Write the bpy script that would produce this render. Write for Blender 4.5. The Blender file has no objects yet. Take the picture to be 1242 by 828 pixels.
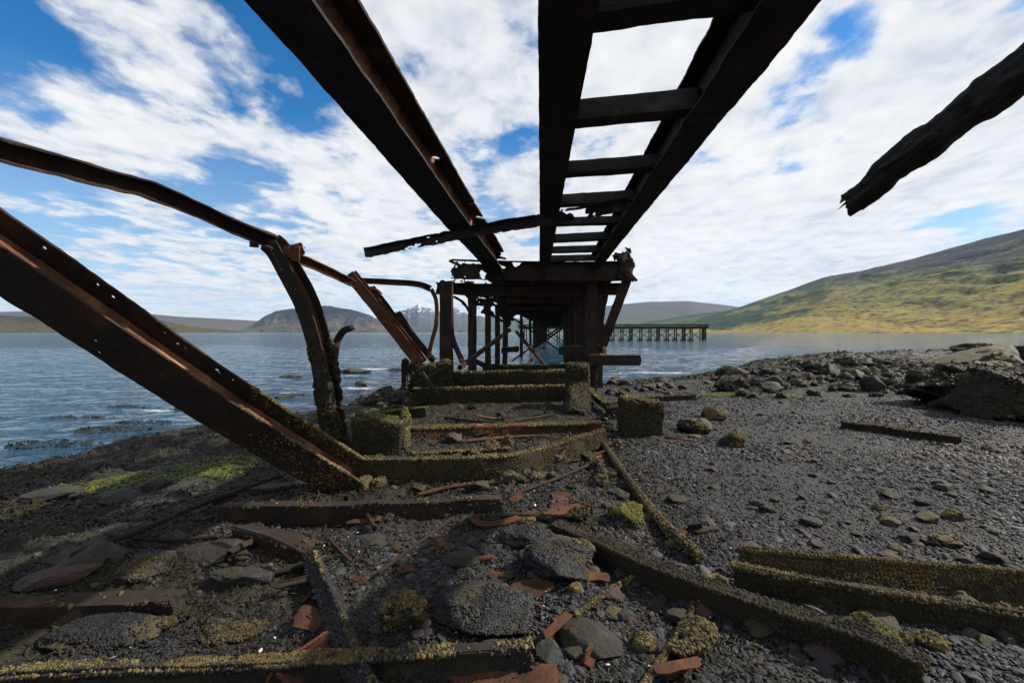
import bpy, math, random
import numpy as np
from mathutils import Vector

random.seed(7)
scene = bpy.context.scene
C = scene.collection
CAM_Z = 1.8
F = 552.0            # focal length in photo pixels (16 mm lens on 36 mm)
CX, HY = 621.0, 403.0

# ------------------------------------------------------------------ noise
def _hash(ix, iy, iz, seed):
    h = (ix.astype(np.int64) * 374761393 + iy.astype(np.int64) * 668265263 + iz.astype(np.int64) * 2147483647 + seed * 974711) & 0xffffffff
    h = ((h ^ (h >> 13)) * 1274126177) & 0xffffffff
    h = ((h ^ (h >> 15)) * 2246822519) & 0xffffffff
    h = h ^ (h >> 16)
    return (h & 0xffffff) / float(0xffffff)

def vnoise(x, y, z=None, seed=0):
    x = np.asarray(x, float); y = np.asarray(y, float)
    z = np.zeros_like(x) if z is None else np.asarray(z, float)
    xi, yi, zi = np.floor(x), np.floor(y), np.floor(z)
    fx, fy, fz = x - xi, y - yi, z - zi
    fx = fx * fx * (3 - 2 * fx); fy = fy * fy * (3 - 2 * fy); fz = fz * fz * (3 - 2 * fz)
    r = 0
    for dz in (0, 1):
        wz = fz if dz else 1 - fz
        for dy in (0, 1):
            wy = fy if dy else 1 - fy
            for dx in (0, 1):
                wx = fx if dx else 1 - fx
                r = r + wx * wy * wz * _hash(xi + dx, yi + dy, zi + dz, seed)
    return r * 2 - 1

def fbm(x, y, z=None, oct=4, seed=0, gain=0.5):
    a, t, r = 1.0, 0.0, 0
    x = np.asarray(x, float); y = np.asarray(y, float)
    for o in range(oct):
        r = r + a * vnoise(x, y, z, seed + o * 17)
        t += a; a *= gain
        x = x * 2.03 + 5.1; y = y * 2.03 + 1.7
        if z is not None: z = np.asarray(z, float) * 2.03 + 3.3
    return r / t

# ------------------------------------------------------------------ mesh building
class MB:
    def __init__(self): self.v = []; self.f = {}; self.n = 0
    def add(self, verts, faces):
        verts = np.asarray(verts, float).reshape(-1, 3)
        self.v.append(verts)
        if isinstance(faces, np.ndarray): faces = [faces]
        for fa in faces:
            fa = np.asarray(fa, np.int64)
            if fa.ndim == 1: fa = fa.reshape(1, -1)
            if len(fa): self.f.setdefault(fa.shape[1], []).append(fa + self.n)
        self.n += len(verts)
        return self
    def verts(self): return np.concatenate(self.v)
    def tris(self):
        T = []
        for k, l in self.f.items():
            a = np.concatenate(l)
            for i in range(1, k - 1): T.append(a[:, [0, i, i + 1]])
        return np.concatenate(T)

BASE = {}
def link(name, mb, mat, parent=None, smooth=False, base=None):
    V = mb.verts()
    if base is None:
        base = np.array([V[:, 0].mean(), V[:, 1].mean(), V[:, 2].min()])
    base = np.asarray(base, float)
    me = bpy.data.meshes.new(name)
    me.vertices.add(len(V)); me.vertices.foreach_set('co', (V - base).astype(np.float32).ravel())
    loops, starts, c = [], [], 0
    for k, l in mb.f.items():
        a = np.concatenate(l); loops.append(a.ravel())
        starts.append(c + np.arange(len(a)) * k); c += a.size
    loops = np.concatenate(loops).astype(np.int32); starts = np.concatenate(starts).astype(np.int32)
    me.loops.add(len(loops)); me.loops.foreach_set('vertex_index', loops)
    me.polygons.add(len(starts)); me.polygons.foreach_set('loop_start', starts)
    me.update(calc_edges=True); me.validate()
    me.polygons.foreach_set('use_smooth', np.full(len(me.polygons), smooth, bool))
    if mat: me.materials.append(mat)
    o = bpy.data.objects.new(name, me); C.objects.link(o)
    pb = BASE[parent.name] if parent is not None else np.zeros(3)
    if parent is not None: o.parent = parent
    o.location = tuple(base - pb)
    BASE[o.name] = base
    return o

def thing(name, label, cat, loc, group=None):
    o = bpy.data.objects.new(name, None); C.objects.link(o)
    o.empty_display_size = 0.2
    o.location = tuple(loc); BASE[o.name] = np.asarray(loc, float)
    tag(o, label, cat, group); return o

def tag(o, label=None, cat=None, group=None, kind=None):
    if label: o['label'] = label
    if cat: o['category'] = cat
    if group: o['group'] = group
    if kind: o['kind'] = kind
    return o

# ------------------------------------------------------------------ photo pixel -> place
def P(px, py, Y):
    return np.array([(px - CX) / F * Y, Y, CAM_Z + (HY - py) / F * Y])

SHORE = np.array([(-16, -40), (-11, -12), (-8.2, -2), (-7.2, 3), (-6.7, 5.95), (-6.45, 7.25), (-5.9, 8.5), (-5.1, 9.74), (-3.95, 11.4),
                  (-3.3, 14.2), (-1.5, 14.9), (1.2, 15.0), (3.2, 15.6), (4.4, 16.6), (6.6, 17.6), (9.5, 20.3), (14.1, 23.7), (25, 29),
                  (34, 34), (55, 45), (120, 70), (200, 60)], float)
POLY = np.vstack([SHORE, [(260, -60), (-16, -60)]])
def shore_d(x, y):
    x = np.asarray(x, float); y = np.asarray(y, float)
    d = np.full(x.shape, 1e9)
    for (ax, ay), (bx, by) in zip(SHORE[:-1], SHORE[1:]):
        ex, ey = bx - ax, by - ay
        t = np.clip(((x - ax) * ex + (y - ay) * ey) / (ex * ex + ey * ey), 0, 1)
        d = np.minimum(d, np.hypot(x - ax - t * ex, y - ay - t * ey))
    ins = np.zeros(x.shape, bool)
    n = len(POLY)
    for i in range(n):
        ax, ay = POLY[i]; bx, by = POLY[(i + 1) % n]
        if ay == by: continue
        c = ((ay > y) != (by > y)) & (x < (bx - ax) * (y - ay) / (by - ay) + ax)
        ins ^= c
    return np.where(ins, d, -d)

def left_zone(x, y):       # bedrock and weed on the left, gravel elsewhere
    return 1 / (1 + np.exp((x + 1.2 + 0.5 * vnoise(x * .9, y * .9, seed=5)) * 2.5))

def ground(x, y):
    x = np.asarray(x, float); y = np.asarray(y, float)
    d = shore_d(x, y)
    z = np.where(d > 0, 0.34 * (1 - np.exp(-np.maximum(d, 0) / 2.2)), np.maximum(-2.5, 0.2 * d))
    lz = left_zone(x, y)
    z = z + np.exp(-((d - 1.8) / 1.7) ** 2) * np.clip((x - 6.5) / 5, 0, 1) * (.42 + .35 * fbm(x * .5, y * .5, seed=27, oct=4) + .22 * np.abs(fbm(x * 1.4, y * 1.4, seed=28, oct=3)))
    z = z + 0.05 * fbm(x * .7, y * .7, seed=1, oct=3) + 0.030 * fbm(x * 3.1, y * 3.1, seed=2, oct=4) * (0.6 + lz) + .05 * np.clip(1.4 - np.hypot(x / 2.2, (y - 3) / 2.4), 0, 1) * fbm(x * 2.6, y * 2.6, seed=29, oct=4)
    r = fbm(x * 1.1 + .25 * y, y * 1.6, seed=3, oct=4)
    r = np.floor(r * 5) / 5 * .6 + r * .4                # stepped slabs of bedrock
    z = z + lz * 0.16 * r * np.clip(d / 1.2 + .5, 0, 1)
    bumps = np.abs(fbm(x * 5, y * 5, seed=9, oct=3))
    z = z + 0.035 * lz * (0.35 - bumps)
    return z

_gx, _gy = np.arange(-14, 60, .07), np.arange(.4, 60, .07)
_gz = ground(*np.meshgrid(_gx, _gy, indexing='ij'))
def height(X, Y):          # quick bilinear look-up of the ground height
    u, v = (X + 14) / .07, (Y - .4) / .07
    if not (0 <= u < len(_gx) - 1 and 0 <= v < len(_gy) - 1): return float(ground(np.array([X]), np.array([Y]))[0])
    i, j = int(u), int(v); a, b = u - i, v - j
    return float((_gz[i, j] * (1 - b) + _gz[i, j + 1] * b) * (1 - a) + (_gz[i + 1, j] * (1 - b) + _gz[i + 1, j + 1] * b) * a)
def G(px, py, h=0.0):      # the point h above the ground seen at a photo pixel
    z = 0.3
    for _ in range(14):
        Y = (CAM_Z - z - h) * F / max(py - HY, 8)
        X = (px - CX) / F * Y
        z = 0.5 * z + 0.5 * height(X, Y)
    return np.array([X, Y, z + h])

# ------------------------------------------------------------------ materials
def nodes(name):
    m = bpy.data.materials.new(name); m.use_nodes = True
    nt = m.node_tree; b = nt.nodes['Principled BSDF']
    return m, nt, b
def N(nt, t, **kw):
    n = nt.nodes.new(t)
    for k, v in kw.items():
        if k in n.inputs: n.inputs[k].default_value = v
        else: setattr(n, k, v)
    return n
def ramp(nt, src, stops, interp='LINEAR'):
    r = nt.nodes.new('ShaderNodeValToRGB'); r.color_ramp.interpolation = interp
    e = r.color_ramp.elements
    while len(e) < len(stops): e.new(0.5)
    for i, (p, c) in enumerate(stops):
        e[i].position = p; e[i].color = (*c, 1) if len(c) == 3 else c
    nt.links.new(src, r.inputs[0]); return r.outputs[0]
def mixc(nt, fac, a, b, mode='MIX'):
    m = nt.nodes.new('ShaderNodeMix'); m.data_type = 'RGBA'; m.blend_type = mode
    for i, v in ((0, fac), (6, a), (7, b)):
        if isinstance(v, (int, float)): m.inputs[i].default_value = v
        elif isinstance(v, tuple): m.inputs[i].default_value = (*v, 1)
        else: nt.links.new(v, m.inputs[i])
    return m.outputs[2]
def coords(nt, scale=(1, 1, 1), which='Position'):
    g = nt.nodes.new('ShaderNodeNewGeometry'); mp = nt.nodes.new('ShaderNodeMapping')
    mp.inputs['Scale'].default_value = scale
    nt.links.new(g.outputs['Position'], mp.inputs[0]); return mp.outputs[0]
def noise(nt, vec, scale, detail=6, rough=.6, dist=0.0):
    n = N(nt, 'ShaderNodeTexNoise', Scale=scale, Detail=detail, Roughness=rough, Distortion=dist)
    nt.links.new(vec, n.inputs['Vector']); return n.outputs[0]
def bump(nt, b, h, strength=.5, dist=.02):
    n = N(nt, 'ShaderNodeBump', Strength=strength, Distance=dist)
    nt.links.new(h, n.inputs['Height']); nt.links.new(n.outputs[0], b.inputs['Normal']); return n
def math_(nt, op, a, b=None):
    n = nt.nodes.new('ShaderNodeMath'); n.operation = op
    for i, v in enumerate((a, b)):
        if v is None: continue
        if isinstance(v, (int, float)): n.inputs[i].default_value = v
        else: nt.links.new(v, n.inputs[i])
    return n.outputs[0]

def rust(name, dark, mid, bright, lo=.42, hi=.68, rough=.85, metal=0.0):
    m, nt, b = nodes(name); v = coords(nt)
    n1 = noise(nt, v, 3.2, 8, .68, .4); n2 = noise(nt, v, 28, 5, .7)
    c = ramp(nt, n1, [(lo - .12, dark), ((lo + hi) / 2, mid), (hi + .04, bright)])
    c = mixc(nt, math_(nt, 'MULTIPLY', n2, .7), c, dark)
    nt.links.new(c, b.inputs['Base Color'])
    b.inputs['Roughness'].default_value = rough; b.inputs['Metallic'].default_value = metal
    b.inputs['Specular IOR Level'].default_value = .25
    h = math_(nt, 'ADD', n2, math_(nt, 'MULTIPLY', noise(nt, v, 90, 3, .6), .4))
    bump(nt, b, h, .7, .012); return m

def island(name, cols, rough=.8, bscale=60, spec=.3, bstr=.4):
    m, nt, b = nodes(name); g = nt.nodes.new('ShaderNodeNewGeometry')
    k = len(cols)
    c = ramp(nt, g.outputs['Random Per Island'], [((i + .5) / k, cc) for i, cc in enumerate(cols)])
    v = coords(nt)
    n = noise(nt, v, bscale, 4, .6)
    big = noise(nt, v, 1.6, 4, .6)
    c = mixc(nt, math_(nt, 'MULTIPLY', n, .6), c, mixc(nt, .5, c, (0.01, .009, .008)))
    c = mixc(nt, ramp(nt, big, [(.35, (.0, .0, .0)), (.65, (.7, .7, .7))]), c, tuple(np.array(cols[0]) * .7))
    nt.links.new(c, b.inputs['Base Color'])
    b.inputs['Roughness'].default_value = rough; b.inputs['Specular IOR Level'].default_value = spec
    bump(nt, b, n, bstr, .01); return m

M = {}
M['rust_dark'] = rust('rust_dark', (.009, .007, .006), (.030, .018, .013), (.10, .044, .022))
M['rust_brown'] = rust('rust_brown', (.009, .007, .006), (.032, .018, .012), (.10, .042, .022))
M['lit_web_rust'] = rust('sunlit_web_rust', (.025, .013, .010), (.15, .062, .032), (.42, .20, .10), .34, .60)  # rust made paler so that the sunlit strip is painted into the webs
M['rust_red'] = rust('rust_red', (.03, .014, .009), (.12, .045, .022), (.26, .10, .045))
M['rust_orange'] = rust('rust_orange', (.02, .010, .007), (.085, .034, .014), (.24, .09, .024), .40, .68)
M['timber'] = rust('weathered_timber', (.012, .011, .010), (.035, .031, .028), (.085, .078, .07))
M['girder'] = rust('girder_steel', (.010, .008, .008), (.026, .019, .017), (.10, .056, .04))
M['stump'] = rust('barnacled_steel', (.010, .009, .006), (.028, .024, .014), (.07, .06, .028))
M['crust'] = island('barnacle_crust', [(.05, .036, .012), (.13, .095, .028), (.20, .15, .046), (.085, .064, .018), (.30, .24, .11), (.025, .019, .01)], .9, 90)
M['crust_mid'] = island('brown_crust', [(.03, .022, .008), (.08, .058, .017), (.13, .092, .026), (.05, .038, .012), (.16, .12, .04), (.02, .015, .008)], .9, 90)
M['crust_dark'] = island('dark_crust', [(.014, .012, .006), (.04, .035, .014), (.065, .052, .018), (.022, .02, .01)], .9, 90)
M['crust_green'] = island('green_crust', [(.05, .05, .012), (.14, .13, .03), (.10, .11, .02), (.18, .14, .035)], .9, 90)
M['mussel'] = island('mussels', [(.008, .009, .012), (.014, .015, .02), (.022, .022, .026), (.01, .01, .012), (.026, .023, .02), (.02, .016, .011)], .55, 120, .25, .15)
M['pebble'] = island('pebbles', [(.018, .019, .023), (.033, .035, .041), (.052, .054, .06), (.024, .025, .029), (.10, .10, .105), (.028, .029, .034), (.042, .04, .042), (.06, .042, .036), (.014, .014, .016), (.05, .052, .06), (.10, .10, .105)], .75, 40, .25)
M['pebble_dark'] = island('dark_pebbles', [(.010, .010, .012), (.02, .02, .022), (.03, .03, .032), (.014, .014, .015), (.04, .038, .037), (.022, .017, .012), (.036, .026, .017), (.03, .026, .012), (.07, .068, .066)], .65, 40, .3)
M['weed'] = island('seaweed', [(.012, .010, .005), (.022, .018, .006), (.038, .032, .009), (.015, .012, .005), (.05, .042, .012)], .65, 60, .25)
M['weed_green'] = island('green_weed', [(.05, .08, .010), (.10, .13, .016), (.13, .105, .014), (.16, .10, .015), (.07, .12, .014)], .6, 60, .35)
M['white'] = island('bleached_bit', [(.55, .55, .55), (.6, .6, .62)], .7)

def rock_mat(name, a, bcol, moss=None, amt=.5):
    m, nt, b = nodes(name); v = coords(nt)
    n1 = noise(nt, v, 2.2, 8, .62, .3); n2 = noise(nt, v, 26, 6, .7)
    c = ramp(nt, n1, [(.3, a), (.7, bcol)])
    c = mixc(nt, math_(nt, 'MULTIPLY', n2, .5), c, tuple(np.array(a) * .5))
    if moss:
        g = nt.nodes.new('ShaderNodeNewGeometry'); s = nt.nodes.new('ShaderNodeSeparateXYZ')
        nt.links.new(g.outputs['Normal'], s.inputs[0])
        f = math_(nt, 'ADD', math_(nt, 'MULTIPLY', s.outputs[2], .35), math_(nt, 'SUBTRACT', noise(nt, v, 4, 6, .7), .5 + .35 * (1 - amt)))
        c = mixc(nt, ramp(nt, f, [(.0, (0, 0, 0)), (.14, (1, 1, 1))]), c, moss)
    nt.links.new(c, b.inputs['Base Color'])
    b.inputs['Roughness'].default_value = .75; b.inputs['Specular IOR Level'].default_value = .35
    bump(nt, b, math_(nt, 'ADD', n2, n1), .8, .04); return m
M['rock'] = rock_mat('wet_rock', (.018, .017, .016), (.05, .047, .046), (.03, .026, .01), .6)
M['rock_grey'] = rock_mat('grey_rock', (.016, .016, .017), (.065, .063, .063), (.022, .018, .008), .4)
M['rock_red'] = rock_mat('red_rock', (.035, .022, .02), (.11, .07, .06))
M['rock_moss'] = rock_mat('mossy_rock', (.02, .019, .018), (.075, .07, .066), (.06, .048, .016), .7)
M['rock_weed'] = rock_mat('weedy_rock', (.008, .007, .006), (.024, .02, .015), (.045, .042, .014), .45)

def ground_mat():
    m, nt, b = nodes('beach_ground'); v = coords(nt)
    n1 = noise(nt, v, 1.3, 8, .65, .4); n2 = noise(nt, v, 14, 8, .7); n3 = noise(nt, v, 60, 4, .7)
    base = ramp(nt, n2, [(.3, (.007, .007, .007)), (.55, (.018, .017, .017)), (.75, (.042, .04, .038))])
    slab = ramp(nt, n2, [(.3, (.018, .018, .02)), (.7, (.065, .063, .066))])
    weed = ramp(nt, n2, [(.3, (.008, .007, .005)), (.7, (.035, .03, .012))])
    at = nt.nodes.new('ShaderNodeAttribute'); at.attribute_name = 'zone'
    s = nt.nodes.new('ShaderNodeSeparateColor'); nt.links.new(at.outputs['Color'], s.inputs[0])
    lf = mixc(nt, ramp(nt, n1, [(.45, (0, 0, 0)), (.56, (1, 1, 1))]), slab, weed)
    c = mixc(nt, s.outputs[0], base, lf)
    c = mixc(nt, s.outputs[1], c, ramp(nt, n2, [(.3, (.04, .06, .012)), (.6, (.13, .13, .02))]))
    c = mixc(nt, s.outputs[2], c, weed)
    nt.links.new(c, b.inputs['Base Color']); b.inputs['Roughness'].default_value = .7
    b.inputs['Specular IOR Level'].default_value = .35
    bump(nt, b, math_(nt, 'ADD', n2, math_(nt, 'MULTIPLY', n3, .5)), .9, .04); return m
M['ground'] = ground_mat()

def water_mat():
    m, nt, b = nodes('sea_water')
    v = coords(nt, (1, 1.7, 1))
    n1 = noise(nt, v, .55, 3, .55, .3); n2 = noise(nt, v, 2.6, 4, .6, .2); n3 = noise(nt, v, 9, 3, .6)
    h = math_(nt, 'ADD', math_(nt, 'MULTIPLY', n1, 1.6), math_(nt, 'ADD', math_(nt, 'MULTIPLY', n2, .45), math_(nt, 'MULTIPLY', n3, .12)))
    bump(nt, b, h, 1.0, .55)
    at = nt.nodes.new('ShaderNodeAttribute'); at.attribute_name = 'foam'
    fn = noise(nt, coords(nt, (1, 2.2, 1)), 5, 6, .7, .6)
    fo = ramp(nt, math_(nt, 'MULTIPLY', at.outputs['Fac'], fn), [(.40, (0, 0, 0)), (.52, (1, 1, 1))])
    nt.links.new(mixc(nt, fo, (.007, .044, .084), (.6, .63, .66)), b.inputs['Base Color'])
    b.inputs['Roughness'].default_value = .07; b.inputs['IOR'].default_value = 1.33
    b.inputs['Specular IOR Level'].default_value = .5
    return m
M['water'] = water_mat()
# ------------------------------------------------------------------ shape builders
def catmull(pts, n=14):
    p = [np.asarray(a, float) for a in pts]
    if len(p) == 2: return np.linspace(p[0], p[1], 12)
    q = [2 * p[0] - p[1]] + p + [2 * p[-1] - p[-2]]
    out = []
    for i in range(1, len(q) - 2):
        a, b, c, d = q[i - 1:i + 3]
        for t in np.linspace(0, 1, n, endpoint=False):
            out.append(.5 * (2 * b + (c - a) * t + (2 * a - 5 * b + 4 * c - d) * t * t + (3 * b - a - 3 * c + d) * t ** 3))
    out.append(p[-1]); return np.array(out)

class Frame:
    """moving frame along a path: a = right of travel, b = up"""
    def __init__(self, pts, ups, scales=None, smooth=True):
        P_ = catmull(pts) if smooth else np.array(pts, float)
        s = np.concatenate([[0], np.cumsum(np.linalg.norm(np.diff(P_, axis=0), axis=1))])
        self.s, self.p, self.L = s, P_, s[-1]
        T = np.gradient(P_, s, axis=0); T /= np.linalg.norm(T, axis=1)[:, None]
        ups = np.asarray(ups, float)
        if ups.ndim == 1: ups = ups[None]
        k = np.linspace(0, len(ups) - 1, len(s)); U = np.stack([np.interp(k, np.arange(len(ups)), ups[:, i]) for i in range(3)], 1)
        A = np.cross(T, U); A /= np.linalg.norm(A, axis=1)[:, None]
        self.T, self.A, self.B = T, A, np.cross(A, T)
        sc = [1, 1] if scales is None else scales
        self.sc = np.interp(s / s[-1], np.linspace(0, 1, len(sc)), sc)
    def at(self, s, a, b):
        f = lambda X: np.stack([np.interp(s, self.s, X[:, i]) for i in range(3)], -1)
        sc = np.interp(s, self.s, self.sc)[..., None]
        over = (s - np.clip(s, 0, self.L))[..., None]
        return f(self.p) + sc * (f(self.A) * np.asarray(a)[..., None] + f(self.B) * np.asarray(b)[..., None]) + f(self.T) * over

def plate(mb, fr, p0, p1, th, res=.03, rag=.004, holes=(), corr=None, seed=0, ends=(0.01, 0.01), s0=0, s1=None, dent=.004, free=(1, 1)):
    """one plate of a section, cut by marching squares so that holes and rusted edges are real openings"""
    p0 = np.array(p0, float); p1 = np.array(p1, float); W = np.linalg.norm(p1 - p0); d = (p1 - p0) / W
    nr = np.array([-d[1], d[0]])
    s1 = fr.L if s1 is None else s1
    L = s1 - s0
    rt = min(res, W / 4); m = rt * .5
    ns, nt_ = max(4, int((L + 2 * m) / res) + 1), max(5, int((W + 2 * m) / rt) + 1)
    sg = np.linspace(-m, L + m, ns); tg = np.linspace(-m, W + m, nt_)
    S, T = np.meshgrid(sg, tg, indexing='ij')
    r = lambda x, sd, amp: amp * (1 + 1.6 * fbm(x * 7, x * 0 + sd, oct=4, seed=sd, gain=.7)) if amp else 0 * x
    Fv = np.minimum(np.minimum(T - r(S, seed + 1, rag * free[0]) + (0 if free[0] else .01), W - T - r(S, seed + 2, rag * free[1]) + (0 if free[1] else .01)),
                    np.minimum(S - r(T * 2, seed + 3, ends[0]), L - S - r(T * 2, seed + 4, ends[1])))
    for (hs, ht, hr) in holes: Fv = np.minimum(Fv, np.hypot(S - hs, T - ht) - hr)
    if corr:
        sc, thr, a0, a1 = corr
        n = fbm(S * sc, T * sc * 1.3, oct=5, seed=seed + 9, gain=.6)
        w = np.clip((S - a0) / .25, 0, 1) * np.clip((a1 - S) / .25, 0, 1)
        Fv = np.minimum(Fv, (thr + (1 - w) * 2 - n) * .25)
    Fv[0, :] = np.minimum(Fv[0, :], -1e-4); Fv[-1, :] = np.minimum(Fv[-1, :], -1e-4)
    Fv[:, 0] = np.minimum(Fv[:, 0], -1e-4); Fv[:, -1] = np.minimum(Fv[:, -1], -1e-4)
    pos = Fv > 0
    idx = -np.ones(pos.shape, np.int64); idx[pos] = np.arange(pos.sum())
    V = [np.stack([S[pos], T[pos]], 1)]; nv = int(pos.sum()); extra = []; ek = {}
    c4 = pos[:-1, :-1].astype(int) + pos[1:, :-1] + pos[1:, 1:] + pos[:-1, 1:]
    fi, fj = np.where(c4 == 4)
    quads = np.stack([idx[fi, fj], idx[fi + 1, fj], idx[fi + 1, fj + 1], idx[fi, fj + 1]], 1)
    polys, walls = {}, []
    def cross(a, b):
        k = (a, b) if a < b else (b, a)
        if k not in ek:
            fa, fb = Fv[a], Fv[b]; t = fa / (fa - fb)
            extra.append((sg[a[0]] + t * (sg[b[0]] - sg[a[0]]), tg[a[1]] + t * (tg[b[1]] - tg[a[1]])))
            ek[k] = nv + len(extra) - 1
        return ek[k]
    for i, j in zip(*np.where((c4 > 0) & (c4 < 4))):
        cs = [(i, j), (i + 1, j), (i + 1, j + 1), (i, j + 1)]
        poly, kinds = [], []
        for k in range(4):
            a, b = cs[k], cs[(k + 1) % 4]
            if pos[a]: poly.append(idx[a]); kinds.append(0)
            if pos[a] != pos[b]: poly.append(cross(a, b)); kinds.append(1 if pos[a] else 2)
        polys.setdefault(len(poly), []).append(poly)
        for k in range(len(poly)):
            if kinds[k] == 1 and kinds[(k + 1) % len(poly)] == 2: walls.append((poly[k], poly[(k + 1) % len(poly)]))
    ST = np.concatenate(V + ([np.array(extra)] if extra else []))
    if len(ST) < 3: return
    n = len(ST)
    out = []
    dn = dent * fbm(ST[:, 0] * 4, ST[:, 1] * 6, oct=3, seed=seed + 5)
    for w in (th / 2, -th / 2):
        a = p0[0] + d[0] * ST[:, 1] + nr[0] * (w + dn); b = p0[1] + d[1] * ST[:, 1] + nr[1] * (w + dn)
        out.append(fr.at(ST[:, 0] + s0, a, b))
    faces = [quads[:, ::-1], quads + n] if len(quads) else []
    for k, l in polys.items():
        l = np.array(l); faces += [l[:, ::-1], l + n]
    if walls:
        w = np.array(walls); faces.append(np.stack([w[:, 0], w[:, 1], w[:, 1] + n, w[:, 0] + n], 1))
    mb.add(np.concatenate(out), faces)

def section(kind, w, h, th=.018):
    e = th / 2
    if kind == 'I': return [((-w / 2, e), (w / 2, e)), ((-w / 2, h - e), (w / 2, h - e)), ((0, th), (0, h - th))]
    if kind == 'C': return [((e, th), (e, h - th)), ((0, e), (w, e)), ((0, h - e), (w, h - e))]
    if kind == 'L': return [((e, 0), (e, h)), ((th, h - e), (w, h - e))]
    if kind == 'V': return [((0, e), (w, e)), ((e, th), (e, h))]
    if kind == 'T': return [((-w / 2, h - e), (w / 2, h - e)), ((0, 0), (0, h - th))]
    if kind == 'F': return [((0, 0), (0, h))]
    if kind == 'H': return [((-w / 2, 0), (w / 2, 0))]
    raise KeyError(kind)

FREE = {'I': [(1, 1), (1, 1), (0, 0)], 'C': [(0, 0), (0, 1), (0, 1)], 'L': [(1, 0), (0, 1)], 'V': [(0, 1), (0, 1)], 'T': [(1, 1), (1, 0)], 'F': [(1, 1)], 'H': [(1, 1)]}
def beam_mesh(pts, sec, up=(0, 0, 1), th=.018, res=.03, rag=.004, holes=None, corr=None, seed=0, ends=(.015, .015), scales=None, dent=.004, smooth=True, only=None):
    fr = Frame(pts, up, scales, smooth); mb = MB()
    for k, (p0, p1) in enumerate(section(*sec, th)):
        if only is not None and k not in only: continue
        plate(mb, fr, p0, p1, th, res, rag, (holes or {}).get(k, ()), (corr or {}).get(k), seed * 31 + k * 7, ends, dent=dent, free=FREE[sec[0]][k])
    mb.frame = fr
    return mb

def tube_mesh(pts, w, h, up=(0, 0, 1), seg=8, noise_amp=.006, nscale=6, seed=0, ds=.06, scales=None, endrag=.03, square=.35, smooth=True, grain=0.0):
    """a solid bar or timber: rounded section swept along the path, worn surface, broken ends"""
    if square < .4: seg = int(math.ceil(seg / 8) * 8)
    fr = Frame(pts, up, scales, smooth); n = max(3, int(fr.L / ds) + 1)
    s = np.linspace(0, fr.L, n); th = np.arange(seg) / seg * 2 * math.pi
    p = 18 if square < .13 else 9 if square < .24 else 5 if square < .4 else 2
    c, sn = np.cos(th), np.sin(th); k = (np.abs(c) ** p + np.abs(sn) ** p) ** (-1 / p)
    S, TH = np.meshgrid(s, np.arange(seg), indexing='ij')
    e = endrag * vnoise(TH * 1.7, TH * 0 + seed, seed=seed)
    f = np.minimum(S, fr.L - S); S2 = S + np.where(f < 1e-6, e, 0)
    V = fr.at(S2.ravel(), (w / 2 * (c * k))[TH.astype(int)].ravel(), (h / 2 * (sn * k))[TH.astype(int)].ravel())
    cen = fr.at(S2.ravel(), np.zeros(V.shape[0]), np.zeros(V.shape[0]))
    dv = V - cen; dv /= np.linalg.norm(dv, axis=1)[:, None] + 1e-9
    V = V + dv * (noise_amp * fbm(V[:, 0] * nscale, V[:, 1] * nscale, V[:, 2] * nscale, oct=4, seed=seed, gain=.6) + grain * fbm(S2.ravel() * 2.2, TH.ravel() * 9 / seg * 4, oct=4, seed=seed + 4, gain=.7))[:, None]
    i, j = np.meshgrid(np.arange(n - 1), np.arange(seg), indexing='ij'); j2 = (j + 1) % seg
    q = np.stack([(i + 1) * seg + j, (i + 1) * seg + j2, i * seg + j2, i * seg + j], -1).reshape(-1, 4)
    mb = MB(); mb.add(V, [q, np.arange(seg), ((n - 1) * seg + np.arange(seg))[::-1].copy()]); mb.frame = fr
    return mb

_ico = {}
def ico(k):
    if k in _ico: return _ico[k]
    if k == 0:
        t = (1 + 5 ** .5) / 2
        v = np.array([(-1, t, 0), (1, t, 0), (-1, -t, 0), (1, -t, 0), (0, -1, t), (0, 1, t), (0, -1, -t), (0, 1, -t), (t, 0, -1), (t, 0, 1), (-t, 0, -1), (-t, 0, 1)], float)
        f = np.array([(0, 11, 5), (0, 5, 1), (0, 1, 7), (0, 7, 10), (0, 10, 11), (1, 5, 9), (5, 11, 4), (11, 10, 2), (10, 7, 6), (7, 1, 8), (3, 9, 4), (3, 4, 2), (3, 2, 6), (3, 6, 8), (3, 8, 9), (4, 9, 5), (2, 4, 11), (6, 2, 10), (8, 6, 7), (9, 8, 1)])
    else:
        v0, f0 = ico(k - 1); v = list(v0); c = {}; f = []
        def mid(a, b):
            key = (min(a, b), max(a, b))
            if key not in c: v.append((v[a] + v[b]) / 2); c[key] = len(v) - 1
            return c[key]
        for a, b, d in f0:
            x, y, z = mid(a, b), mid(b, d), mid(d, a); f += [(a, x, z), (b, y, x), (d, z, y), (x, y, z)]
        v = np.array(v); f = np.array(f)
    v = v / np.linalg.norm(v, axis=1)[:, None]
    _ico[k] = (v, f); return _ico[k]

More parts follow.
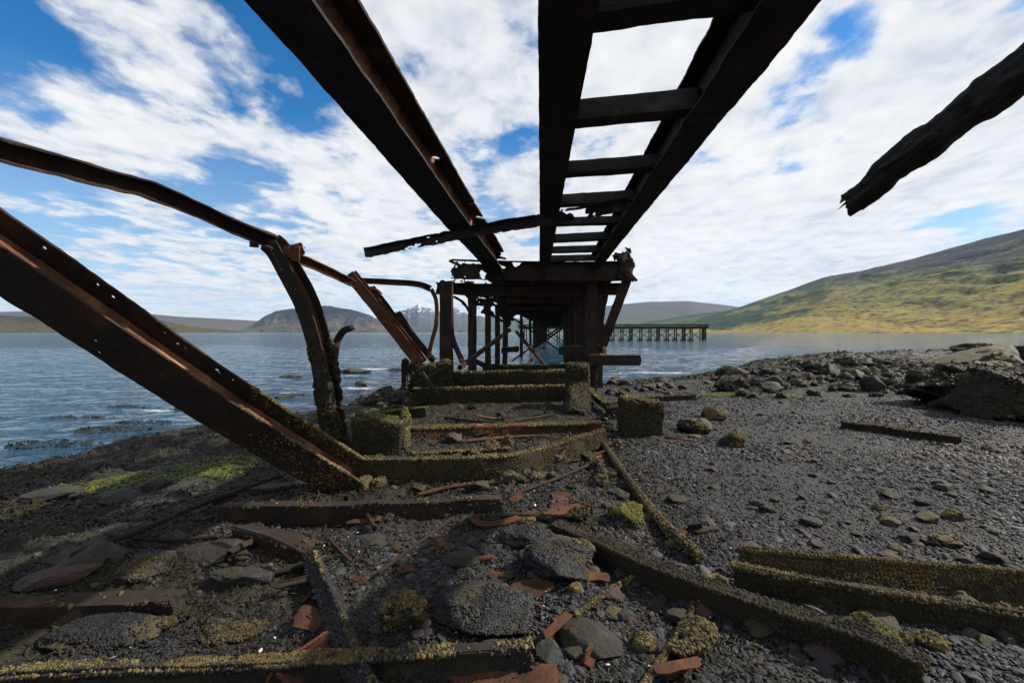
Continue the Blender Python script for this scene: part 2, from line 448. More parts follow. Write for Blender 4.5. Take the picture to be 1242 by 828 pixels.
def rock_mesh(c, r, sub=4, rough=.28, seed=0, rot=0, facet=.10):
    """c centre, r (rx, ry, rz)"""
    v, f = ico(sub); r = np.asarray(r, float)
    n = 1 + rough * fbm(v[:, 0] * 1.3 + seed, v[:, 1] * 1.3, v[:, 2] * 1.3, oct=3, seed=seed) + rough * .45 * fbm(v[:, 0] * 4, v[:, 1] * 4 + seed, v[:, 2] * 4, oct=4, seed=seed + 3, gain=.6)
    w = v * n[:, None]
    rs = np.random.RandomState(seed + 1)
    for _ in range(9):                                   # flat broken faces
        d = rs.normal(size=3); d /= np.linalg.norm(d); k = rs.uniform(.55, .9)
        o = w @ d - k; w -= np.where(o > 0, o * (1 - facet), 0)[:, None] * d
    w = w * r
    ca, sa = math.cos(rot), math.sin(rot)
    w = np.stack([w[:, 0] * ca - w[:, 1] * sa, w[:, 0] * sa + w[:, 1] * ca, w[:, 2]], 1) + np.asarray(c)
    mb = MB(); mb.add(w, f); return mb

def sample_faces(mb, count, cond=None, seed=0):
    V = mb.verts(); T = mb.tris(); rs = np.random.RandomState(seed)
    a, b, c = V[T[:, 0]], V[T[:, 1]], V[T[:, 2]]
    nr = np.cross(b - a, c - a); ar = np.linalg.norm(nr, axis=1); nr = nr / (ar[:, None] + 1e-12)
    w = ar * (1 if cond is None else cond((a + b + c) / 3, nr))
    if w.sum() <= 0: return None, None
    k = rs.choice(len(T), count, p=w / w.sum())
    u, v = rs.rand(count), rs.rand(count); fl = u + v > 1; u[fl] = 1 - u[fl]; v[fl] = 1 - v[fl]
    return a[k] + (b[k] - a[k]) * u[:, None] + (c[k] - a[k]) * v[:, None], nr[k]

def bits(p, nrm, smin, smax, seed=0, sub=0, aspect=(1, 1, 1), jit=.35, align=True, tall=1.0, sizes=None):
    """many small lumps in one mesh: barnacles, mussels, pebbles"""
    rs = np.random.RandomState(seed); n = len(p); v, f = ico(sub); k = len(v)
    sz = smin + (smax - smin) * rs.rand(n) ** 2.2
    if sizes is not None: sz = sz * sizes
    sh = v[None] * (1 + jit * (rs.rand(n, k, 1) - .5) * 2)
    sh = sh * np.array(aspect) * (1 + .3 * (rs.rand(n, 1, 3) - .5)) * sz[:, None, None]
    if align:
        z = nrm + rs.normal(size=(n, 3)) * .3; z /= np.linalg.norm(z, axis=1)[:, None]
    else:
        z = rs.normal(size=(n, 3)); z /= np.linalg.norm(z, axis=1)[:, None]
    x = np.cross(z, rs.normal(size=(n, 3))); x /= np.linalg.norm(x, axis=1)[:, None]; y = np.cross(z, x)
    W = sh[:, :, :1] * x[:, None] + sh[:, :, 1:2] * y[:, None] + sh[:, :, 2:] * z[:, None] * tall + p[:, None]
    fa = (f[None] + (np.arange(n) * k)[:, None, None]).reshape(-1, 3)
    mb = MB(); mb.add(W.reshape(-1, 3), fa); return mb

def crust(parent, mb, count, mat='crust', cond=None, smin=.006, smax=.018, seed=0, name='barnacle_crust', tall=1.1, aspect=(1, 1, 1)):
    base_ = cond or (lambda c, n: np.ones(len(c)))
    grow = lambda c, n: base_(c, n) * np.clip((fbm(c[:, 0] * 6, c[:, 1] * 6, c[:, 2] * 6, oct=4, seed=seed + 40, gain=.6) + .16) * 5, .04, 1)
    p, n = sample_faces(mb, count, grow, seed)
    if p is None: return None
    # gather in patches
    return tag(link(name, bits(p, n, smin, smax, seed, tall=tall, aspect=aspect), M[mat], parent, smooth=(mat == 'mussel')), kind='stuff')

def patchy(scale=6, thr=0.0, seed=3, extra=None):
    def f(c, n):
        w = np.clip((fbm(c[:, 0] * scale, c[:, 1] * scale, c[:, 2] * scale, oct=3, seed=seed) - thr) * 6 + .5, 0.02, 1)
        if extra: w = w * extra(c, n)
        return w
    return f
up_only = lambda c, n: np.where(np.abs(n[:, 2]) > .5, 1.0, .0)
# ------------------------------------------------------------------ camera, sun, sky
cam = bpy.data.cameras.new('camera'); cam.lens = 16.0; cam.sensor_width = 36; cam.shift_y = -0.00886
cam.clip_start = .05; cam.clip_end = 60000
co = bpy.data.objects.new('camera', cam); C.objects.link(co)
co.location = (0, 0, CAM_Z); co.rotation_euler = (math.radians(90), 0, 0); scene.camera = co

SUN_AZ, SUN_EL = 80.0, 38.0     # azimuth to the right of the view direction
a, e = math.radians(SUN_AZ), math.radians(SUN_EL)
sd = Vector((math.sin(a) * math.cos(e), math.cos(a) * math.cos(e), math.sin(e)))
sl = bpy.data.lights.new('sun', 'SUN'); sl.energy = 5.0; sl.angle = math.radians(.53); sl.color = (1, .93, .83)
so = bpy.data.objects.new('sun', sl); C.objects.link(so); so.rotation_euler = sd.to_track_quat('Z', 'Y').to_euler()
so.location = (30, 20, 40)

world = bpy.data.worlds.new('World'); scene.world = world; world.use_nodes = True
nt = world.node_tree; bg = nt.nodes['Background']
sky = nt.nodes.new('ShaderNodeTexSky'); sky.sky_type = 'NISHITA'; sky.sun_disc = False
sky.sun_elevation = e; sky.sun_rotation = a; sky.air_density = 1.0; sky.dust_density = .4; sky.ozone_density = 3.0
hs = nt.nodes.new('ShaderNodeHueSaturation'); hs.inputs['Saturation'].default_value = 1.42; hs.inputs['Value'].default_value = 1.45
nt.links.new(sky.outputs[0], hs.inputs['Color'])
tc = nt.nodes.new('ShaderNodeTexCoord'); D = tc.outputs['Generated']
sx = nt.nodes.new('ShaderNodeSeparateXYZ'); nt.links.new(D, sx.inputs[0])
den = math_(nt, 'ADD', math_(nt, 'MAXIMUM', sx.outputs[2], 0.0), .09)
cx = nt.nodes.new('ShaderNodeCombineXYZ')
nt.links.new(math_(nt, 'DIVIDE', sx.outputs[0], den), cx.inputs[0]); nt.links.new(math_(nt, 'DIVIDE', sx.outputs[1], den), cx.inputs[1])
mp = nt.nodes.new('ShaderNodeMapping'); mp.inputs['Rotation'].default_value = (0, 0, math.radians(12)); mp.inputs['Scale'].default_value = (1.0, .78, 1); mp.inputs['Location'].default_value = (3.1, 1.7, 0)
nt.links.new(cx.outputs[0], mp.inputs[0])
nA = noise(nt, mp.outputs[0], 2.7, 12, .55, .2)
nB = noise(nt, mp.outputs[0], 7.5, 9, .56, .3)
nC = noise(nt, mp.outputs[0], .9, 4, .5)
dens = math_(nt, 'ADD', math_(nt, 'MULTIPLY', nA, 1.30), math_(nt, 'SUBTRACT', math_(nt, 'MULTIPLY', nB, .42), .36))
# more cover to the right, open patches where the photograph has them
def blob(px, py, width, amount):
    v = Vector(((px - CX) / F, 1, (HY - py) / F)).normalized()
    d = nt.nodes.new('ShaderNodeVectorMath'); d.operation = 'DOT_PRODUCT'; nt.links.new(D, d.inputs[0]); d.inputs[1].default_value = v
    r = nt.nodes.new('ShaderNodeMapRange'); r.interpolation_type = 'SMOOTHSTEP'
    r.inputs['From Min'].default_value = math.cos(math.radians(width)); r.inputs['From Max'].default_value = 1.0
    r.inputs['To Min'].default_value = 0; r.inputs['To Max'].default_value = amount
    nt.links.new(d.outputs['Value'], r.inputs['Value']); return r.outputs[0]
bias = math_(nt, 'ADD', math_(nt, 'MULTIPLY', math_(nt, 'ADD', sx.outputs[0], .1), .13), .035)
BLOBS = [(330, 80, 9, -.16), (395, 130, 7, -.10), (290, 40, 7, -.10), (30, 60, 9, -.12), (255, 215, 7, -.10), (310, 235, 6, -.08), (80, 270, 12, -.12),
         (20, 250, 8, -.08), (505, 100, 4, -.10), (560, 220, 5, -.12), (640, 155, 4, -.12), (600, 235, 5, -.10), (1015, 55, 4, -.15), (965, 112, 4, -.15), (940, 140, 3, -.1), (1040, 35, 3, -.1),
         (985, 180, 5, -.13), (1180, 15, 6, -.12), (1130, 290, 6, -.14), (1220, 275, 5, -.13), (865, 340, 4, -.07), (850, 200, 4, -.06), (745, 170, 5, -.06),
         (880, 30, 9, .10), (520, 30, 9, .12), (500, 180, 8, .08), (1150, 120, 9, .12), (800, 270, 12, .12), (1050, 230, 6, .10), (950, 280, 12, .10), (760, 70, 8, .1), (110, 135, 9, .10), (60, 200, 6, .06), (250, 130, 6, .07), (420, 180, 7, .08), (170, 30, 7, .06), (340, 200, 6, .08), (140, 300, 9, .05), (450, 300, 9, .07), (240, 340, 8, .05)]
for bl in BLOBS: bias = math_(nt, 'ADD', bias, blob(*bl))
cov = math_(nt, 'ADD', dens, bias)
mask = ramp(nt, cov, [(.31, (0, 0, 0)), (.40, (.30, .30, .30)), (.48, (.80, .80, .80)), (.57, (1, 1, 1))])
shade = math_(nt, 'ADD', math_(nt, 'MULTIPLY', nB, .5), math_(nt, 'MULTIPLY', nC, .5))
ccol = ramp(nt, shade, [(.36, (.66, .70, .77)), (.48, (.87, .89, .92)), (.60, (1, 1, 1))])
sc_ = nt.nodes.new('ShaderNodeVectorMath'); sc_.operation = 'SCALE'; nt.links.new(ccol, sc_.inputs[0]); sc_.inputs['Scale'].default_value = 9.6
# thin veil near the horizon
veil = ramp(nt, sx.outputs[2], [(.0, (.8, .8, .8)), (.14, (.45, .45, .45)), (.40, (.0, .0, .0))])
skyv = mixc(nt, math_(nt, 'MULTIPLY', veil, .8), hs.outputs[0], (6.0, 7.2, 8.8))
nt.links.new(mixc(nt, mask, skyv, sc_.outputs[0]), bg.inputs['Color'])
bg.inputs['Strength'].default_value = .062

vs = scene.view_settings; vs.view_transform = 'Standard'; vs.look = 'None'; vs.exposure = 0.68; vs.gamma = 1.0; vs.use_curve_mapping = False
scene.render.engine = 'CYCLES'
scene.cycles.max_bounces = 6; scene.cycles.volume_bounces = 1
scene.render.resolution_x = 1024; scene.render.resolution_y = 682

# ------------------------------------------------------------------ ground, water
def axis(lo, hi, dlo, dhi, d0, g):
    core = list(np.arange(dlo, dhi, d0)); a_ = [core[0]]; s = d0
    while a_[-1] > lo: s *= g; a_.append(a_[-1] - s)
    b_ = [core[-1]]; s = d0
    while b_[-1] < hi: s *= g; b_.append(b_[-1] + s)
    return np.array(a_[::-1][:-1] + core + b_[1:])
def sheet(xs, ys, zf):
    X, Y = np.meshgrid(xs, ys, indexing='ij'); Z = zf(X, Y)
    nx, ny = len(xs), len(ys); i, j = np.meshgrid(np.arange(nx - 1), np.arange(ny - 1), indexing='ij')
    q = np.stack([i * ny + j, (i + 1) * ny + j, (i + 1) * ny + j + 1, i * ny + j + 1], -1).reshape(-1, 4)
    mb = MB(); mb.add(np.stack([X, Y, Z], -1).reshape(-1, 3), q); return mb, X.ravel(), Y.ravel()
def color_attr(o, name, cols):
    a_ = o.data.color_attributes.new(name, 'FLOAT_COLOR', 'POINT'); a_.data.foreach_set('color', np.concatenate([cols, np.ones((len(cols), 1))], 1).astype(np.float32).ravel())

GREEN = [(G(170, 582), .55, .16), (G(245, 572), .5, .16), (G(285, 560), .45, .2), (G(110, 592), .3, .14)]
GRIGHT = [(G(890, 478), .5, .28), (G(870, 479), .4, .2), (G(955, 480), .35, .2)]
def green_zone(x, y):
    g = 0
    for c, rx, ry in GREEN + GRIGHT: g = np.maximum(g, 1 - np.hypot((x - c[0]) / rx, (y - c[1]) / (ry * 1.6)) + .25 * vnoise(x * 6, y * 6, seed=4))
    return np.clip(g * 2.5, 0, 1)
def weed_zone(x, y):
    d = shore_d(x, y)
    w = np.clip(1.15 - np.abs(d - .8) / 1.1 + .5 * fbm(x * 1.4, y * 1.4, seed=8, oct=3), 0, 1)
    w2 = left_zone(x, y) * np.clip(fbm(x * 1.1, y * 1.4, seed=12, oct=3) * 4 + .75, 0, 1)
    w3 = np.clip(1.5 - np.hypot((x + .9) / 2.3, (y - 8.2) / 3.2) + .5 * fbm(x * 2, y * 2, seed=14, oct=3), 0, .9)
    w4 = np.clip(1.3 - np.hypot((x - 16) / 9, (y - 20) / 7) + .5 * fbm(x * .6, y * .6, seed=18, oct=3), 0, 1)
    return np.maximum(np.maximum(w, w2), np.maximum(w3, w4))

gm, gx, gy = sheet(axis(-60, 220, -8, 9, .035, 1.06), axis(-14, 150, 1.2, 11, .035, 1.05), ground)
go = link('beach', gm, M['ground'], smooth=True, base=(0, 0, 0)); go['kind'] = 'structure'
color_attr(go, 'zone', np.stack([left_zone(gx, gy), green_zone(gx, gy), weed_zone(gx, gy)], 1))

def waves(x, y):
    r = np.hypot(x, y); f = np.clip((120 - r) / 80, 0, 1)
    d = -shore_d(x, y); f = f * np.clip(d / 3 + .35, .15, 1)
    return f * (.05 * fbm(x * .35 + y * .1, y * .8, seed=31, oct=3) + .024 * fbm(x * 1.3, y * 2.2, seed=33, oct=3))
wm, wx, wy = sheet(axis(-13200, 13200, -26, 14, .12, 1.06), axis(-40, 13200, 4, 44, .12, 1.05), waves)
wo = link('sea', wm, M['water'], smooth=True, base=(0, 0, 0)); wo['kind'] = 'structure'
fo = np.zeros(len(wx))
for px, py, rx, ry in [(450, 447, 1.6, .9), (425, 455, 1.0, .5), (395, 462, 1.0, .5), (480, 447, 1.2, .6), (190, 498, .8, .25), (350, 475, .7, .3), (800, 452, 3, .8), (440, 470, 1.2, .6), (700, 440, 2, .7)]:
    Yw = CAM_Z * F / (py - HY); Xw = (px - CX) / F * Yw
    fo = np.maximum(fo, np.clip(1.3 - np.hypot((wx - Xw) / rx, (wy - Yw) / ry), 0, 1))
fo = np.maximum(fo, .75 * np.clip(1 - np.abs(shore_d(wx, wy) + .1) / .5, 0, 1))
color_attr(wo, 'foam', np.stack([fo] * 3, 1))

# ------------------------------------------------------------------ hills
def hill_mat(name, low, mid, top, zl, zt, patch=None, snow=None, sc=.004):
    m, nt, b = nodes(name); v = coords(nt)
    g = nt.nodes.new('ShaderNodeNewGeometry'); s = nt.nodes.new('ShaderNodeSeparateXYZ'); nt.links.new(g.outputs['Position'], s.inputs[0])
    n1 = noise(nt, v, sc, 10, .62, .4); n2 = noise(nt, coords(nt, (1, 1, 2)), sc * 9, 9, .70, .5)
    hgt = nt.nodes.new('ShaderNodeMapRange'); hgt.inputs['From Min'].default_value = zl; hgt.inputs['From Max'].default_value = zt
    nt.links.new(s.outputs[2], hgt.inputs['Value'])
    f = math_(nt, 'ADD', hgt.outputs[0], math_(nt, 'MULTIPLY', math_(nt, 'SUBTRACT', n1, .5), 1.3))
    c = ramp(nt, f, [(.12, low), (.5, mid), (.74, top)])
    c = mixc(nt, ramp(nt, n2, [(.46, (0, 0, 0)), (.60, (.9, .9, .9))]), c, tuple(np.array(top) * .8))
    if patch: c = mixc(nt, ramp(nt, n1, [(.44, (0, 0, 0)), (.54, (.9, .9, .9))]), c, patch)
    if snow:
        sf = math_(nt, 'ADD', math_(nt, 'MULTIPLY', hgt.outputs[0], snow[1]), n2)
        c = mixc(nt, ramp(nt, sf, [(snow[0], (0, 0, 0)), (snow[0] + .03, (1, 1, 1))]), c, (.75, .77, .8))
    at = nt.nodes.new('ShaderNodeAttribute'); at.attribute_name = 'forest'
    c = mixc(nt, at.outputs['Fac'], c, ramp(nt, n2, [(.35, (.010, .028, .016)), (.65, (.035, .055, .022))]))
    nt.links.new(c, b.inputs['Base Color']); b.inputs['Roughness'].default_value = .95; b.inputs['Specular IOR Level'].default_value = .1
    bump(nt, b, n2, .8, 1 / sc * .06); return m

def hill(name, ridge, foot, mat, seed, prof=1.0, rough=.08, crag=0.0, nu=220, nv=70, gully=.05, forest=False):
    """ridge: (px, py, distance); foot: (px, distance). A real slope from the shore to the ridge and down behind it."""
    px = np.linspace(ridge[0][0], ridge[-1][0], nu)
    ry = np.interp(px, [r[0] for r in ridge], [r[1] for r in ridge]); rd = np.interp(px, [r[0] for r in ridge], [r[2] for r in ridge])
    fd = np.interp(px, [r[0] for r in foot], [r[1] for r in foot])
    v = np.concatenate([np.linspace(0, 1, nv), np.linspace(1.04, 1.8, 12)])
    U, Vv = np.meshgrid(px, v, indexing='ij')
    Dd = fd[:, None] + (rd - fd)[:, None] * Vv
    X = (U - CX) / F * Dd; Y = Dd
    H = (CAM_Z + (HY - ry) / F * rd)
    H = H + H * crag * fbm(px * .07, px * 0, oct=4, seed=seed + 3, gain=.65)
    z = np.where(Vv <= 1, H[:, None] * np.clip(Vv, 0, 1) ** prof, H[:, None] * (1 - (np.maximum(Vv - 1, 0) / .8) ** 1.3 * 1.1))
    k = 1 / (np.abs(rd - fd).mean())
    env = np.sin(np.clip(Vv, 0, 1) * math.pi) * (Vv <= 1) + .25 * (Vv > .9) * (Vv <= 1)
    z = z + H[:, None] * env * (rough * fbm(X * k * 3, Y * k * 3, oct=6, seed=seed) - gully * np.abs(fbm(X * k * 5 + 1.5 * fbm(X * k * 2, Y * k * 2, seed=seed + 8), Y * k * 1.2, oct=4, seed=seed + 1)))
    z = z - np.where(Vv < .001, 3, 0)
    nvv = len(v); i, j = np.meshgrid(np.arange(nu - 1), np.arange(nvv - 1), indexing='ij')
    q = np.stack([i * nvv + j, (i + 1) * nvv + j, (i + 1) * nvv + j + 1, i * nvv + j + 1], -1).reshape(-1, 4)
    mb = MB(); mb.add(np.stack([X, Y, z], -1).reshape(-1, 3), q)
    o = link(name, mb, mat, smooth=True); o['kind'] = 'structure'
    w = np.zeros(U.shape)
    if forest:
        e_ = .10 * fbm(U * .05, Vv * 6, oct=4, seed=seed + 20)
        w = np.clip((.52 - (U - 840) / 330 + e_) * 9, 0, 1) * np.clip((Vv - .30 + (1000 - U) / 900 * .25 + e_) * 12, 0, 1)
        w = w * np.clip(1.15 - 6 * np.clip(fbm(U * .03, Vv * 9, oct=4, seed=seed + 21) - .12, 0, 1), .2, 1)
    color_attr(o, 'forest', np.stack([w.ravel()] * 3, 1)); return o

hill('green_hillside', [(800, 402, 3600), (835, 391, 3400), (860, 382, 3200), (900, 371, 3000), (950, 354, 2700), (1000, 336, 2450), (1060, 323, 2250), (1120, 309, 2050), (1180, 293, 1900), (1242, 277, 1750), (1330, 250, 1600), (1450, 215, 1500), (1700, 160, 1400)],
     [(800, 1900), (860, 1250), (960, 900), (1100, 760), (1242, 640), (1700, 520)],
     hill_mat('hill_grass', (.26, .20, .046), (.145, .15, .038), (.034, .028, .029), 0, 410, None, None, .005), 41, 1.12, .15, 0, 420, 120, .26, forest=True)
hill('forest_slope', [(700, 402, 4300), (780, 391, 4200), (830, 383, 4000), (870, 378, 3700), (905, 374, 3400), (925, 378, 3300), (950, 395, 3200)], [(700, 3200), (860, 2500), (950, 2300)],
     hill_mat('forest_cover', (.016, .036, .016), (.02, .045, .018), (.03, .04, .025), 0, 300, (.05, .075, .02), None, .003), 45, 1.0, .1)
hill('plateau_fell', [(560, 398, 8200), (640, 388, 8200), (700, 376, 8000), (745, 370, 8000), (790, 366, 7800), (835, 365, 7600), (880, 370, 7400), (960, 380, 7200)], [(560, 5200), (960, 5000)],
     hill_mat('fell', (.05, .08, .025), (.075, .065, .05), (.07, .055, .055), 0, 560, None, (.86, .22), .0016), 47, 1.0, .08)
hill('snow_peaks', [(400, 400, 10500), (440, 388, 10500), (470, 381, 10500), (485, 377, 10400), (497, 373, 10300), (505, 370, 10300), (512, 374, 10300), (530, 379, 10200), (550, 374, 10200), (565, 379, 10200), (590, 384, 10000), (640, 386, 9800), (720, 392, 9600)], [(400, 7500), (720, 7000)],
     hill_mat('peak_rock', (.06, .06, .045), (.06, .055, .055), (.06, .058, .06), 0, 620, None, (.74, .24), .0014), 51, .9, .22, .22, 320, 70, .10)
hill('mesa_mountain', [(258, 402, 6200), (292, 399.5, 6100), (308, 393, 6050), (321, 383, 6000), (334, 377, 6000), (350, 374.5, 6000), (375, 372, 6000), (395, 370.5, 6000), (408, 372, 6000), (425, 375.5, 6000), (446, 381, 5950), (462, 389, 5900), (484, 397, 5850), (505, 402, 5800)], [(258, 5300), (505, 5200)],
     hill_mat('mesa_rock', (.11, .09, .045), (.05, .04, .036), (.014, .013, .018), 0, 360, None, None, .002), 55, .72, .14, .03, 260, 70, .22)
hill('left_fell', [(-250, 375, 6800), (0, 378, 6800), (80, 376, 6800), (150, 378, 6800), (220, 384, 6800), (280, 387, 6800), (330, 390, 6900), (400, 397, 7000)], [(-250, 5000), (400, 5600)],
     hill_mat('left_fell_rock', (.10, .085, .045), (.085, .065, .055), (.07, .058, .055), 0, 350, None, (.90, .1), .002), 57, .9, .1)
hill('low_headland', [(-500, 392, 2600), (-150, 384, 2500), (-30, 381, 2500), (30, 384, 2500), (90, 383, 2500), (150, 383, 2500), (190, 388, 2450), (240, 397, 2400), (300, 402, 2350)], [(-500, 1900), (300, 2200)],
     hill_mat('headland_grass', (.085, .075, .025), (.06, .055, .025), (.035, .036, .024), 0, 110, None, None, .004), 59, .8, .1)

# ------------------------------------------------------------------ air
HZ = 11900
hb = MB(); x0, x1, y0, y1, z0, z1 = -15000, 15000, -70, 15500, -4.6, 900
hb.add([(x0, y0, z0), (x1, y0, z0), (x1, y1, z0), (x0, y1, z0), (x0, y0, z1), (x1, y0, z1), (x1, y1, z1), (x0, y1, z1)],
       np.array([(0, 3, 2, 1), (4, 5, 6, 7), (0, 1, 5, 4), (1, 2, 6, 5), (2, 3, 7, 6), (3, 0, 4, 7)]))
hm = bpy.data.materials.new('air'); hm.use_nodes = True; hn = hm.node_tree; hn.nodes.remove(hn.nodes['Principled BSDF'])
pv = hn.nodes.new('ShaderNodeVolumePrincipled'); pv.inputs['Density'].default_value = 2.4e-5; pv.inputs['Color'].default_value = (.45, .68, 1, 1); pv.inputs['Anisotropy'].default_value = .2
hn.links.new(pv.outputs[0], hn.nodes['Material Output'].inputs['Volume'])
ho = link('haze', hb, hm); ho['kind'] = 'stuff'
# ------------------------------------------------------------------ overhead steel
def solo(name, mb, mat, label, cat, group=None, smooth=False):
    return tag(link(name, mb, M[mat], smooth=smooth), label, cat, group)
def Rl(X, Y, z): return np.array([X, Y, CAM_Z + z])

# left girder
mb = beam_mesh([Rl(-1.53, -1.6, 1.76), Rl(-1.2, 2.33, 1.70), Rl(-.84, 7, 1.64), Rl(-.52, 10.6, 1.60), Rl(-.44, 11.5, 1.46)], ('I', .40, .36), th=.022, res=.03, rag=.006, seed=3,
               holes={1: [(s, .355, .011) for s in (4.4, 4.55, 5.3, 5.7, 6.9, 7.1, 8.3)]}, corr={1: (2.2, .50, 6.5, 13.2), 0: (2.0, .55, 9, 13.2)}, ends=(.01, .06), scales=[1, 1, 1.12, 1.2], dent=.006, up=(.13, 0, 1), only=(0, 1))
left_girder = solo('overhead_girder', mb, 'girder', 'dark rusty girder running overhead at the left, lone, without sleepers', 'girder')
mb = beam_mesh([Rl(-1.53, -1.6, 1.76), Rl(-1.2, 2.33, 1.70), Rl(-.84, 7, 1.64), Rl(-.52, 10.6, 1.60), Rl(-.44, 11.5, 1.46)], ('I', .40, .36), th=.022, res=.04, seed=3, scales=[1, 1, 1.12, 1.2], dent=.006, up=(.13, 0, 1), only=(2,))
link('web', mb, M['lit_web_rust'], left_girder)  # sunlight on this web is put in by the paler rust colour

# the two girders that carry the sleepers
lt = thing('sleeper_track', 'pair of dark overhead girders joined by timber sleepers like a ladder', 'track frame', Rl(1.0, 5, 1.68))
mb = beam_mesh([Rl(.05, -1.6, 1.74), Rl(.29, 2.33, 1.70), Rl(.56, 7, 1.66), Rl(.80, 11.2, 1.60)], ('I', .32, .34), scales=[1, 1, .85, .8], th=.022, res=.035, rag=.004, seed=5, dent=.008, ends=(.01, .03))
link('girder', mb, M['girder'], lt)
mb = beam_mesh([Rl(1.15, -1.6, 1.74), Rl(1.44, 2.33, 1.70), Rl(1.77, 7, 1.66), Rl(2.08, 11.3, 1.60)], ('I', .32, .40), scales=[1, 1, .85, .8], th=.022, res=.03, rag=.009, seed=6,
               holes={0: [(4.1 + .32 * q, .27 + .01 * (q % 2), .011) for q in range(9)]}, corr={0: (2.4, .50, 6.0, 9.6), 2: (2.0, .48, 5.6, 9.6)}, dent=.010, ends=(.01, .03))
link('girder', mb, M['girder'], lt)
for k in range(9):
    Y = 1.32 + 1.28 * k
    xl, xr = .29 + .058 * (Y - 2.33) + .03, 1.37 + .08 * (Y - 2.33) + .02
    w = [.15, .15, .17, .14, .15, .12, .15, .14, .15][k]
    mb = tube_mesh([Rl(xl, Y + .08, 1.86 + .01 * (k % 3)), Rl(xr, Y - .17, 1.87 - .012 * (k % 2))], .18, w, seg=20, noise_amp=.010, nscale=5, seed=60 + k, ds=.05, square=.12, smooth=False)
    link('sleeper', mb, M['timber'], lt)

# torn plate hanging under the girders
mb = beam_mesh([P(442, 314, 7.9), P(520, 299, 7.4), P(600, 284, 6.8), P(680, 272, 6.2), P(765, 256, 5.65)], ('L', .10, .17), th=.016, res=.018, rag=.016, seed=9, corr={0: (3.0, .26, .6, 5), 1: (3, .4, 0, 9)}, ends=(.03, .03), dent=.012)
solo('torn_channel', mb, 'girder', 'thin torn steel strip with ragged lower edge hanging crosswise under the overhead girders', 'steel strip')

# broken timber, upper right
mb = tube_mesh([Rl(3.55, -.4, 2.75), Rl(3.48, 1.3, 2.28), Rl(3.38, 2.6, 1.86), P(1105, 188, 3.65), P(1033, 247, 4.2)], .25, .25, seg=32, noise_amp=.035, nscale=5, seed=14, ds=.025, square=.2, endrag=.12, grain=.05, scales=[1, 1, 1, .85, .6])
mb2 = tube_mesh([P(1135, 162, 3.35), P(1095, 190, 3.55), P(1072, 204, 3.75)], .07, .035, seg=10, noise_amp=.012, seed=15, ds=.03, endrag=.04)
bt = solo('broken_timber', mb, 'timber', 'splintered dark timber end jutting into the sky at the upper right', 'timber', smooth=True)
link('splinter', mb2, M['timber'], bt, smooth=True)

# ------------------------------------------------------------------ the pier
AX = .107
def pr(off, Y, z): return np.array([off + AX * (Y - 11.5), Y, CAM_Z + z])
pier = thing('ruined_pier', 'long ruined rusty pier with dark deck running straight out over the water', 'pier', pr(0.2, 11.5, -1.6))
random.seed(11)
def post(off, Y, z0, z1, w, mat='rust_brown', seed=0, lean=(0, 0), parent=pier):
    mb = tube_mesh([pr(off + lean[0], Y + lean[1], z0), pr(off + lean[0] * .5, Y + lean[1] * .5, (z0 + z1) / 2), pr(off, Y, z1)], w, w, up=(0, 1, 0), seg=12, noise_amp=.02, nscale=5, seed=seed, ds=.12, square=.22)
    o = link('post', mb, M[mat], parent); return o, mb
Ys = [11.6, 15.0, 18.2, 20.9] + [20.9 + 3.2 * k for k in range(1, 24)]
LEFT, RIGHT = -1.68, 2.02
def steel_bar(name, a_, b_, w, h, mat, parent, seed, up=(0, 0, 1), amp=.008, mids=()):
    mb = tube_mesh([a_, *mids, b_], w, h, up=up, seg=10, noise_amp=amp, nscale=6, seed=seed, ds=.12, square=.2)
    return link(name, mb, M[mat], parent)
# front bent: posts
o, mb = post(LEFT, 11.6, -1.9, 1.30, .33, 'rust_brown', 1); crust(o, mb, 900, 'crust_dark', lambda c, n: (c[:, 2] < 1.0) * 1.0, .01, .03, 3, 'barnacle_crust')
o, mb = post(RIGHT - .02, 11.6, -1.9, 1.35, .27, 'rust_brown', 2); crust(o, mb, 700, 'crust_dark', lambda c, n: (c[:, 2] < 1.2) * 1.0, .01, .028, 5, 'barnacle_crust')
post(2.28, 13.0, -2.1, 1.45, .27, 'timber', 4)
for k, Y in enumerate(Ys[1:], 1):
    lean_ = (random.uniform(-.12, .12), random.uniform(-.2, .2)) if k > 3 else (0, 0)
    w = .28 if k < 5 else .24
    if k not in (5, 6, 8, 9, 11): post(LEFT + random.uniform(-.03, .03), Y, -2.6, 1.28, w * (.85 if k in (2, 3) else 1), 'rust_dark', 10 + k, lean_)
    post(RIGHT + random.uniform(-.03, .03), Y, -2.6, 1.28, w * 1.1, 'rust_brown', 40 + k)
    if k < 7:
        post(RIGHT - .45 + random.uniform(-.08, .08), Y + random.uniform(.6, 1.4), -2.6, 1.28, .2, 'rust_dark', 70 + k)
# cross beams of each bent
for k, Y in enumerate(Ys[1:], 1):
    x0 = LEFT - .1 if k > 3 else -.95
    mb = tube_mesh([pr(x0, Y + .05, 1.34 - .02 * (k % 2)), pr(RIGHT + .25, Y - .2, 1.34)], .3, .34, seg=12, noise_amp=.02, seed=100 + k, ds=.25, square=.15)
    link('cross_beam', mb, M['rust_red' if k in (2, 4) else 'rust_brown' if k < 6 else 'rust_dark'], pier)
for k, Y in enumerate([Ys[5], Ys[11], Ys[17], Ys[21]]):
    a1, b1 = pr(LEFT, Y, .9), pr(RIGHT, Y, -1.7); a2, b2 = pr(LEFT, Y + .12, -1.7), pr(RIGHT, Y + .12, .9)
    steel_bar('brace', a1, b1, .08, .10, 'rust_dark', pier, 130 + k); steel_bar('brace', a2, b2, .08, .10, 'rust_dark', pier, 150 + k)
